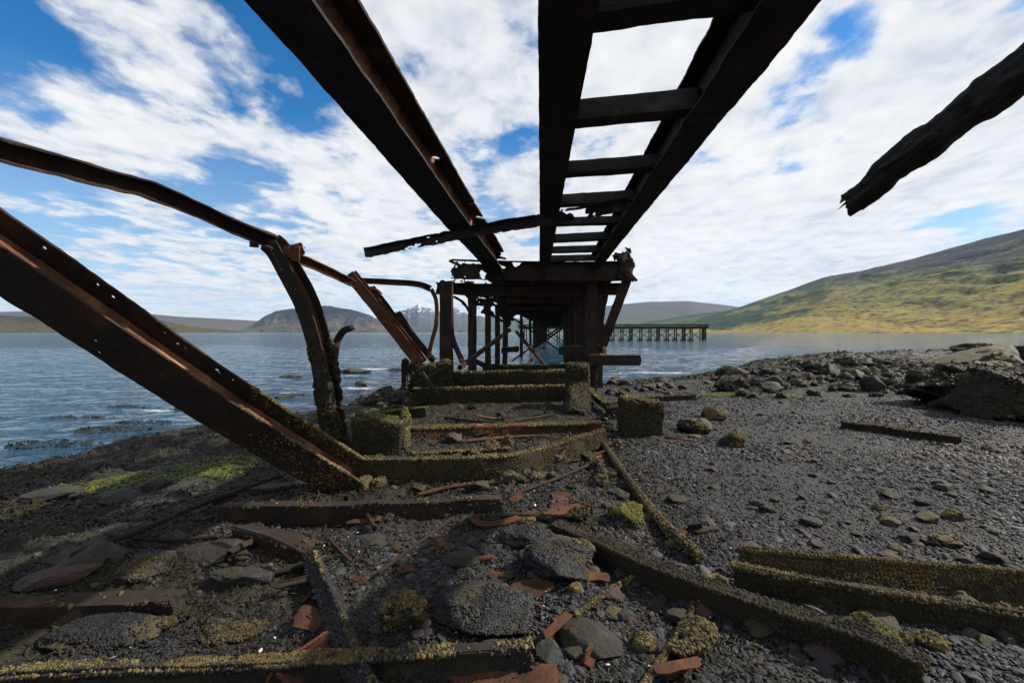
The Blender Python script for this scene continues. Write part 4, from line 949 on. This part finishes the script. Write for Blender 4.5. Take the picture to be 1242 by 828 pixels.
# ------------------------------------------------------------------ rocks
def rock(px, py, w, h, mat, label, seed, d=None, sub=4, musc=0, moss=0, cat='rock', group=None, name='rock', rot=0, rough=.28, mossmat='crust', smin=.006, smax=.016, sinkf=.3, weed=0, facet=.10):
    if name == 'boulder' and mat != 'rock_moss': weed, rough, facet = 5000, .75, .05
    g = G(px, py); mb = rock_mesh(g + np.array([0, (d or w) * .45, h * (1 - sinkf) * .5]), (w / 2, (d or w) / 2, h / 2 * 1.25), sub, rough, seed, rot, facet)
    o = tag(link(name, mb, M[mat], smooth=True), label, cat, group)
    if musc: crust(o, mb, musc, 'mussel', lambda c, n: np.where(n[:, 2] > -.2, 1, .1) * np.clip(fbm(c[:, 0] * 5, c[:, 1] * 5, c[:, 2] * 5, seed=seed) * 5 + 1, .03, 1), smin, smax, seed, 'mussel_cover', aspect=(1.4, .7, .6))
    if moss: crust(o, mb, moss, mossmat, lambda c, n: np.where(n[:, 2] > .3, 1, .05) * np.clip(fbm(c[:, 0] * 4, c[:, 1] * 4, seed=seed + 2) * 8 + .2, 0, 1), .006, .018, seed + 1, 'moss_cover')
    if weed: crust(o, mb, weed, 'weed', lambda c, n: np.where(n[:, 2] > -.3, 1, .2), .012 + .006 * min(w, 1.5), .03 + .035 * min(w, 1.2), seed + 5, 'weed_cover', aspect=(1.7, .5, .22))
    return o
rock(690, 712, .46, .17, 'rock', 'large mussel covered mound with yellow moss, left of the long channel', 501, musc=5000, moss=1200, name='mussel_mound')
rock(765, 640, .26, .17, 'rock', 'rock with bright yellow moss on its right, beyond the long channel', 502, musc=500, moss=1500, mossmat='crust_green')
rock(640, 668, .35, .10, 'rock', 'low mussel mound in front of the bent angle', 503, musc=3500, name='mussel_mound')
rock(585, 778, .52, .10, 'rock', 'broad mussel mound just behind the barnacled bottom beam', 504, musc=6500, name='mussel_mound')
rock(482, 770, .20, .16, 'rock_moss', 'barnacled tall stone right of the mussel covered angle', 505, musc=900, moss=700)
rock(722, 808, .32, .08, 'rock_grey', 'large flat grey stone at the bottom right of centre', 506, sub=4)
rock(668, 812, .13, .09, 'rock_grey', 'pointed grey stone right of the barnacled bottom beam', 507)
rock(268, 780, .55, .04, 'rock_moss', 'tan barnacled slab with mussels left of the orange angle iron', 508, d=.3, musc=2500, moss=1100, mossmat='crust_mid')
rock(95, 790, .6, .06, 'rock_moss', 'tan barnacled slab with mussels at the bottom left', 509, d=.3, musc=2500, moss=1100, mossmat='crust_mid')
rock(150, 712, .45, .09, 'rock', 'crusted dark slab above the half buried beam', 510, musc=1500, moss=500, mossmat='crust_mid')
rock(850, 527, .50, .22, 'rock_weed', 'dark weedy rock right of the right box footing', 511, moss=600, mossmat='crust_green')
rock(872, 510, .46, .22, 'rock_moss', 'mossy rounded rock behind the dark weedy rock', 512, moss=1600)
rock(900, 544, .42, .18, 'rock_moss', 'brown mossy rounded rock, nearest of three by the right box footing', 513, moss=1500)
rock(1085, 815, .25, .14, 'rock_moss', 'mossy green stone under the end of the long channel', 514, moss=1500, mossmat='crust_green')
rock(855, 795, .2, .10, 'rock_moss', 'yellow mossy stone near the bottom edge, right of centre', 515, moss=900)
rock(560, 690, .18, .07, 'rock_grey', 'flat grey stone beside the thin straight rod', 516)
rock(445, 668, .22, .06, 'rock_grey', 'flat grey stone at the top of the mussel covered angle', 517)
rock(1090, 640, .16, .05, 'rock_moss', 'small mossy stone on the gravel, middle right', 518, moss=300)
rock(660, 580, .12, .05, 'rock_red', 'small red stone on the gravel near the bent channel', 519)
# big boulders at the right edge
o = rock(1246, 503, 2.0, .95, 'rock_weed', 'big dark weedy boulder at the right edge', 530, d=2.2, sub=5, moss=2600, mossmat='crust_dark', name='boulder', rough=.55)
rock(1228, 470, 2.5, 1.15, 'rock_moss', 'big boulder with pale smooth top behind the dark weedy boulder', 531, d=2.2, sub=5, name='boulder', rough=.5)
rock(1320, 520, 2.0, 1.0, 'rock_weed', 'dark boulder beyond the right edge of the view', 532, d=2, sub=4, name='boulder')
rock(1173, 500, .62, .30, 'rock', 'dark rounded rock in front of the big boulders', 533, name='boulder')
rock(1205, 436, 2.4, 1.0, 'rock', 'dark humped rock standing at the waterline behind the big boulders', 534, d=2.4, name='boulder')
rock(1250, 438, 3.0, .8, 'rock', 'low dark rock right of the humped waterline rock', 535, d=2.4, name='boulder')
rr = random.Random(21)
named = {}
for k in range(150):
    px = rr.uniform(880, 1160); edge = np.interp(px, [850, 900, 960, 1050, 1160], [462, 453, 445, 441, 440])
    py = edge + 3 + 42 * rr.random() ** 1.6 * np.interp(px, [850, 930, 1160], [.35, .8, 1])
    g = G(px, py); s = (rr.uniform(.012, .040) if k < 60 else rr.uniform(.010, .022)) * g[1]
    rock(px, py, s * rr.uniform(1.1, 1.7), s * rr.uniform(.55, .95), 'rock_weed' if rr.random() < .72 else ('rock' if rr.random() < .7 else 'rock_grey'), 'dark wet rock in the weedy rock ridge along the right shoreline', 600 + k, sub=3, rot=rr.uniform(0, 3), cat='rock', group='rocks of the right shoreline ridge', name='shore_rock', rough=.6, weed=260 if rr.random() < .8 else 0)
for k in range(34):
    px = rr.uniform(740, 885); py = np.interp(px, [740, 830, 885], [463, 460, 453]) + rr.uniform(2, 20); g = G(px, py); s = rr.uniform(.008, .02) * g[1]
    rock(px, py, s * 1.5, s * .7, 'rock_weed' if rr.random() < .6 else 'rock_grey', 'small dark stone at the waterline right of the pier', 700 + k, sub=2, rot=rr.uniform(0, 3), group='stones at the waterline right of the pier', name='shore_stone', rough=.4)
for k in range(40):
    px = rr.uniform(425, 545); py = np.interp(px, [425, 480, 545], [492, 473, 466]) + rr.uniform(-2, 24); g = G(px, py); s = rr.uniform(.010, .028) * g[1]
    rock(px, py, s * 1.5, s * .7, 'rock_weed' if rr.random() < .75 else 'rock_moss', 'dark weedy stone on the shore left of the pier', 750 + k, sub=3, rot=rr.uniform(0, 3), group='stones on the shore left of the pier', name='shore_stone', rough=.6, weed=220 if rr.random() < .8 else 0)
for k, (px, py, w, h, lab) in enumerate([(428, 451, 1.5, .18, 'long low rock awash in the water right of the arched column'), (352, 457, 1.0, .1, 'low rock awash left of the arched column'), (438, 466, .5, .12, 'small rock awash nearest the left shore stones'), (480, 449, .9, .12, 'rock awash near the leaning beams'), (345, 482, .6, .09, 'weedy rock just awash left of the column foot'), (318, 494, .5, .07, 'small weedy rock awash beside the leaning girder')]):
    Yw = CAM_Z * F / (py - HY); mb = rock_mesh(((px - CX) / F * Yw, Yw, .0), (w / 2, w / 3, h), 3, .4, 800 + k); solo('awash_rock', mb, 'rock_weed', lab, 'rock', smooth=True)
# grey slabs of bedrock showing among the weed on the left
for k, (px, py, w, h, lab) in enumerate([(40, 610, .6, .10, 'pale slab at the left edge above the weed'), (130, 612, .5, .09, 'rounded grey slab among weed, upper left'), (90, 690, .5, .10, 'grey slab under the rusty rod at the left'), (250, 690, .55, .10, 'broad grey slab left of the broken angle iron'), (190, 665, .4, .09, 'grey slab between weed patches, left middle'), (320, 600, .4, .08, 'grey slab under the leaning girder'), (290, 715, .4, .09, 'grey slab above the tan barnacled slab'), (40, 718, .45, .09, 'reddish slab at the left edge'), (185, 595, .3, .1, 'small grey slab beside the green weed'), (215, 745, .35, .06, 'grey slab at the end of the half buried beam')]):
    rock(px, py, w, h, 'rock_red' if k == 7 else 'rock_grey', lab, 820 + k, d=w * .6, sub=5, cat='rock slab', name='rock_slab', rot=-.3 + .1 * k, rough=.5, sinkf=.55)
rr = random.Random(33)
TONE = {'rock_grey': 'grey', 'rock': 'dark', 'rock_moss': 'mossy', 'rock_red': 'reddish'}
# loose stones on the gravel
for k in range(120):
    px, py = rr.uniform(640, 1235), rr.uniform(495, 815); g = G(px, py)
    if g[0] < .1: continue
    s = rr.uniform(.05, .13); m_ = rr.choice(['rock_grey', 'rock', 'rock_moss', 'rock_grey', 'rock', 'rock_moss', 'rock_red'])
    o = rock(px, py, s * 1.3, s * .5, m_, 'loose flat %s stone lying on the dark gravel' % TONE[m_], 850 + k, sub=3, moss=160 if m_ == 'rock_moss' else 0, rot=rr.uniform(0, 3), cat='stone', group='loose %s stones on the gravel' % TONE[m_], name='loose_stone', rough=.35)
for k in range(60):
    px, py = rr.uniform(470, 780), rr.uniform(610, 825); s = rr.uniform(.03, .09)
    m_ = rr.choice(['rock_grey', 'rock_red', 'rock', 'rock_grey', 'rock_red'])
    rock(px, py, s * 1.3, s * .6, m_, 'loose %s cobble among the mussels in the foreground' % TONE[m_], 980 + k, sub=2, rot=rr.uniform(0, 3), cat='stone', group='%s cobbles in the foreground' % TONE[m_], name='cobble', rough=.35)

# strewn scrap and rubble
rr = random.Random(77)
for k in range(46):
    if k < 20: px, py = rr.uniform(430, 740), rr.uniform(488, 560)
    else: px, py = rr.uniform(250, 860), rr.uniform(565, 815)
    g = G(px, py, .02); L_ = rr.uniform(.10, .42) * (1.25 if k < 20 else .8); az = rr.uniform(-.6, .9) if rr.random() < .7 else rr.uniform(0, 3.1)
    t_ = np.array([math.cos(az), math.sin(az), rr.uniform(-.08, .18)]); kd = rr.choice(['rust_red', 'rust_brown', 'rust_brown', 'rust_orange', 'rust_dark', 'stump'])
    if rr.random() < .5:
        mb = beam_mesh([g - t_ * L_ / 2, g, g + t_ * L_ / 2], rr.choice([('L', .06, .05), ('H', .07, 0), ('V', .05, .06), ('C', .04, .07)]), up=(rr.uniform(-.5, .5), rr.uniform(-.7, .2), 1), th=.009, res=.012, rag=.006, seed=1200 + k, ends=(.02, .02), dent=.012)
    else:
        mb = tube_mesh([g - t_ * L_ / 2, g + np.array([0, 0, rr.uniform(-.01, .03)]), g + t_ * L_ / 2], rr.uniform(.015, .04), rr.uniform(.015, .03), seg=8, noise_amp=.008, nscale=14, seed=1200 + k, ds=.03)
    o = solo('rusty_scrap', mb, kd, 'short piece of rusty scrap strewn among the stones', 'scrap', 'rusty scraps strewn over the beach')
    if kd == 'stump': crust(o, mb, 300, 'crust', None, .004, .012, k)
for k in range(70):
    px, py = rr.uniform(425, 745), rr.uniform(486, 600); g = G(px, py); s = rr.uniform(.05, .17)
    if abs(px - 460) < 45 and py > 500 and py < 556: continue
    rock(px, py, s * 1.4, s * .75, rr.choice(['rock', 'rock_weed', 'rock_weed', 'rock_moss', 'rock_red']), 'dark weedy rubble stone between the footings', 1300 + k, sub=3, rot=rr.uniform(0, 3), cat='stone', group='rubble between the footings', name='rubble_stone', rough=.6, weed=90 if rr.random() < .7 else 0, moss=120 if rr.random() < .3 else 0, facet=.05)

for k, (pl, r_, mt, lab) in enumerate([([(300, 700), (352, 690), (400, 676)], .016, 'rust_brown', 'thin brown rod left of the mussel covered angle'), ([(520, 735), (590, 722), (655, 735)], .013, 'rust_red', 'thin reddish rod behind the broad mussel mound'), ([(620, 600), (680, 578), (722, 560)], .015, 'rust_brown', 'thin brown rod between the bent channel and the open trough'), ([(700, 745), (740, 715), (770, 700)], .013, 'stump', 'thin crusted rod leaning on the near side of the long channel'), ([(505, 600), (560, 588), (640, 583)], .018, 'rust_red', 'reddish rod lying just in front of the bent channel'), ([(130, 648), (200, 655), (262, 650)], .014, 'rust_brown', 'short brown rod crossing the weed under the long rusty rod'), ([(540, 506), (600, 512), (670, 503)], .024, 'rust_brown', 'brown rod lying behind the fallen beam between the footings'), ([(560, 535), (640, 529), (700, 534)], .022, 'rust_red', 'red brown rod lying in front of the fallen beam between the footings')]):
    rod(pl, r_, .03, mt, lab, 1400 + k, 200 if mt == 'stump' else 0)
# ------------------------------------------------------------------ ground cover nobody could count
def scatter(n, seed, xr=1.5, y0=1.0, y1=16, power=1.0, xo=0):
    """more pieces near the shore path than far from it: uniform bearing, distance by power"""
    rs = np.random.RandomState(seed)
    Y = y0 * (y1 / y0) ** rs.rand(n) ** power
    X = (rs.rand(n) * 2 - 1) * (xr * Y + 1.2)
    return X, Y, rs
def normals(X, Y, e=.04):
    zx = (ground(X + e, Y) - ground(X - e, Y)) / (2 * e); zy = (ground(X, Y + e) - ground(X, Y - e)) / (2 * e)
    n = np.stack([-zx, -zy, np.ones_like(zx)], 1); return n / np.linalg.norm(n, axis=1)[:, None]

# pebbles
def near_far(X, Y, cut, fn):
    for nm, k in (('near', Y < cut), ('far', Y >= cut)): fn(X[k], Y[k], nm == 'near')
def gravel(X, Y, near, mat='pebble'):
    p = np.stack([X, Y, ground(X, Y) + .002], 1)
    mb = bits(p, normals(X, Y), .005, .026, 2, sub=1 if near else 0, aspect=(1.3, .95, .5), jit=.2 if near else .3, sizes=np.clip(Y / 5.5, .5, 1.15) * np.clip(1 + 1.1 * fbm(X * .7, Y * 1.3, seed=71, oct=3), .5, 1.7))
    o = link('gravel', mb, M[mat], base=(0, 0, 0)); o['kind'] = 'stuff'
X, Y, rs = scatter(250000, 1)
d = shore_d(X, Y); keep = (d > .05) & (rs.rand(len(X)) < (1 - left_zone(X, Y) * .92)); X, Y = X[keep], Y[keep]
tone = fbm(X * .8 + 7, Y * 1.5, seed=72, oct=4) + .25 * (rs.rand(len(X)) - .5) > -.02
for tn, mt_ in ((tone, 'pebble_dark'), (~tone, 'pebble')): near_far(X[tn], Y[tn], 3.6, lambda a, b, c: gravel(a, b, c, mt_))
k = rs.rand(len(X)) < .02
mb = bits(np.stack([X[k], Y[k], ground(X[k], Y[k]) + .002], 1), normals(X[k], Y[k]), .015, .045, 3, sub=2, aspect=(1.3, .9, .4), jit=.07)
o = link('shingle', mb, M['pebble'], base=(0, 0, 0)); o['kind'] = 'stuff'

# mussels in beds
X, Y, rs = scatter(150000, 4, y1=12)
foot = np.clip(1.6 - np.hypot((X + .4) / 2.6, (Y - 7.6) / 3.6), 0, 1)
w = np.clip(fbm(X * 1.6, Y * 1.6, seed=61, oct=4) * 5 + .55 + 1.2 * foot, .03, 1) * np.clip((2.3 - X) * .8, .12, 1)
keep = (rs.rand(len(X)) < w) & (shore_d(X, Y) > .6) & (weed_zone(X, Y) < .6); X, Y = X[keep], Y[keep]
def mussels(X, Y, near):
    mb = bits(np.stack([X, Y, ground(X, Y) + .006], 1), normals(X, Y), .007, .018, 5, sub=1 if near else 0, aspect=(1.5, .75, .6), jit=.08 if near else .2, align=False, sizes=np.clip(Y / 4.5, .8, 2.0))
    o = link('mussel_bed', mb, M['mussel'], smooth=near, base=(0, 0, 0)); o['kind'] = 'stuff'
near_far(X, Y, 3.4, mussels)
# bits of shell
k = rs.rand(len(X)) < .006
mb = bits(np.stack([X[k], Y[k], ground(X[k], Y[k]) + .02], 1), normals(X[k], Y[k]), .004, .011, 6, aspect=(1.5, .9, .25)); o = link('shell_fragments', mb, M['white'], base=(0, 0, 0)); o['kind'] = 'stuff'

# seaweed blades
def blades(X, Y, lmin, lmax, wd, mat, name, seed, zoff=.0):
    rs = np.random.RandomState(seed); n = len(X); L = rs.uniform(lmin, lmax, n); az = rs.uniform(0, 2 * math.pi, n); nr = normals(X, Y)
    base = np.stack([X, Y, ground(X, Y) + zoff], 1)
    t = np.stack([np.cos(az), np.sin(az), np.zeros(n)], 1); t = t - nr * (t * nr).sum(1)[:, None]; t /= np.linalg.norm(t, axis=1)[:, None]
    s = np.cross(nr, t); lift = rs.uniform(.1, .55, n); curl = rs.uniform(-.5, .5, n); V = []
    for k, f in enumerate((0, .35, .7, 1)):
        c = base + t * (L * f)[:, None] + nr * (L * lift * math.sin(f * math.pi * .95) * .55 + .004)[:, None] + s * (L * curl * f * f)[:, None]
        wv = (wd * L / lmax * (1 - .75 * f * f) * (1 if k else .6))[:, None]; tilt = nr * (rs.uniform(-.5, .5, n)[:, None])
        V += [c - (s + tilt) * wv, c + (s + tilt) * wv]
    V = np.stack(V, 1).reshape(-1, 3); i = np.arange(n)[:, None] * 8
    q = np.concatenate([np.concatenate([i + 2 * k, i + 2 * k + 1, i + 2 * k + 3, i + 2 * k + 2], 1) for k in range(3)])
    mb = MB(); mb.add(V, q); o = link(name, mb, M[mat], smooth=True, base=(0, 0, 0)); o['kind'] = 'stuff'; return o
X, Y, rs = scatter(260000, 8, y0=1.6, y1=34, power=.9)
wz = weed_zone(X, Y); gz = green_zone(X, Y)
wz = np.maximum(wz * np.clip((Y - 2.1) / .9, .12, 1), .30 * (X < 1.6) * (Y < 4.5) * np.clip(fbm(X * 2, Y * 2, seed=91, oct=3) * 4 + .6, 0, 1))
keep = (rs.rand(len(X)) < wz) & (shore_d(X, Y) > -.25) & (gz < .4)
Xk, Yk = X[keep], Y[keep]; kn = Yk < 11
kf = ~kn; kv = Yk < 3.6
blades(Xk[kv], Yk[kv], .03, .085, .006, 'weed', 'seaweed', 9)
kn &= ~kv
blades(Xk[kn], Yk[kn], .04, .12, .010, 'weed', 'seaweed', 11)
blades(Xk[kf], Yk[kf], .12, .40, .05, 'weed', 'seaweed', 10)
keep = rs.rand(len(X)) < gz * .8
rs2 = np.random.RandomState(12); gx2, gy2 = [], []
for c, rx, ry in GREEN + GRIGHT:
    a_ = rs2.rand(2200) * 2 * math.pi; r_ = np.sqrt(rs2.rand(2200)); gx2.append(c[0] + rx * r_ * np.cos(a_)); gy2.append(c[1] + ry * 1.5 * r_ * np.sin(a_))
gx2, gy2 = np.concatenate(gx2), np.concatenate(gy2)
kk = rs2.rand(len(gx2)) < green_zone(gx2, gy2); blades(gx2[kk], gy2[kk], .03, .08, .008, 'weed_green', 'green_seaweed', 13, .004)
# weed afloat near the left shore
rs3 = np.random.RandomState(15); V, Q = [], []
mb = MB()
for (px, py, rx, ry, n) in [(125, 521, .45, .12, 260), (165, 512, .4, .08, 160), (50, 538, .5, .12, 200), (235, 496, .5, .10, 150), (330, 478, .6, .14, 200), (150, 494, .4, .06, 90), (90, 506, .5, .06, 90)]:
    Yw = CAM_Z * F / (py - HY); Xw = (px - CX) / F * Yw
    a_ = rs3.rand(n) * 2 * math.pi; r_ = np.sqrt(rs3.rand(n)); x = Xw + 1.5 * rx * r_ * np.cos(a_) + .2 * (r_ ** 2); y = Yw + ry * 2.6 * r_ * np.sin(a_)
    mb_ = bits(np.stack([x, y, waves(x, y) + .006], 1), np.tile([0, 0, 1.], (n, 1)), .015, .04, int(px), aspect=(1.8, .5, .09)); mb.add(mb_.verts(), [np.concatenate(l) for l in mb_.f.values()])
o = link('floating_seaweed', mb, M['weed'], base=(0, 0, 0)); o['kind'] = 'stuff'
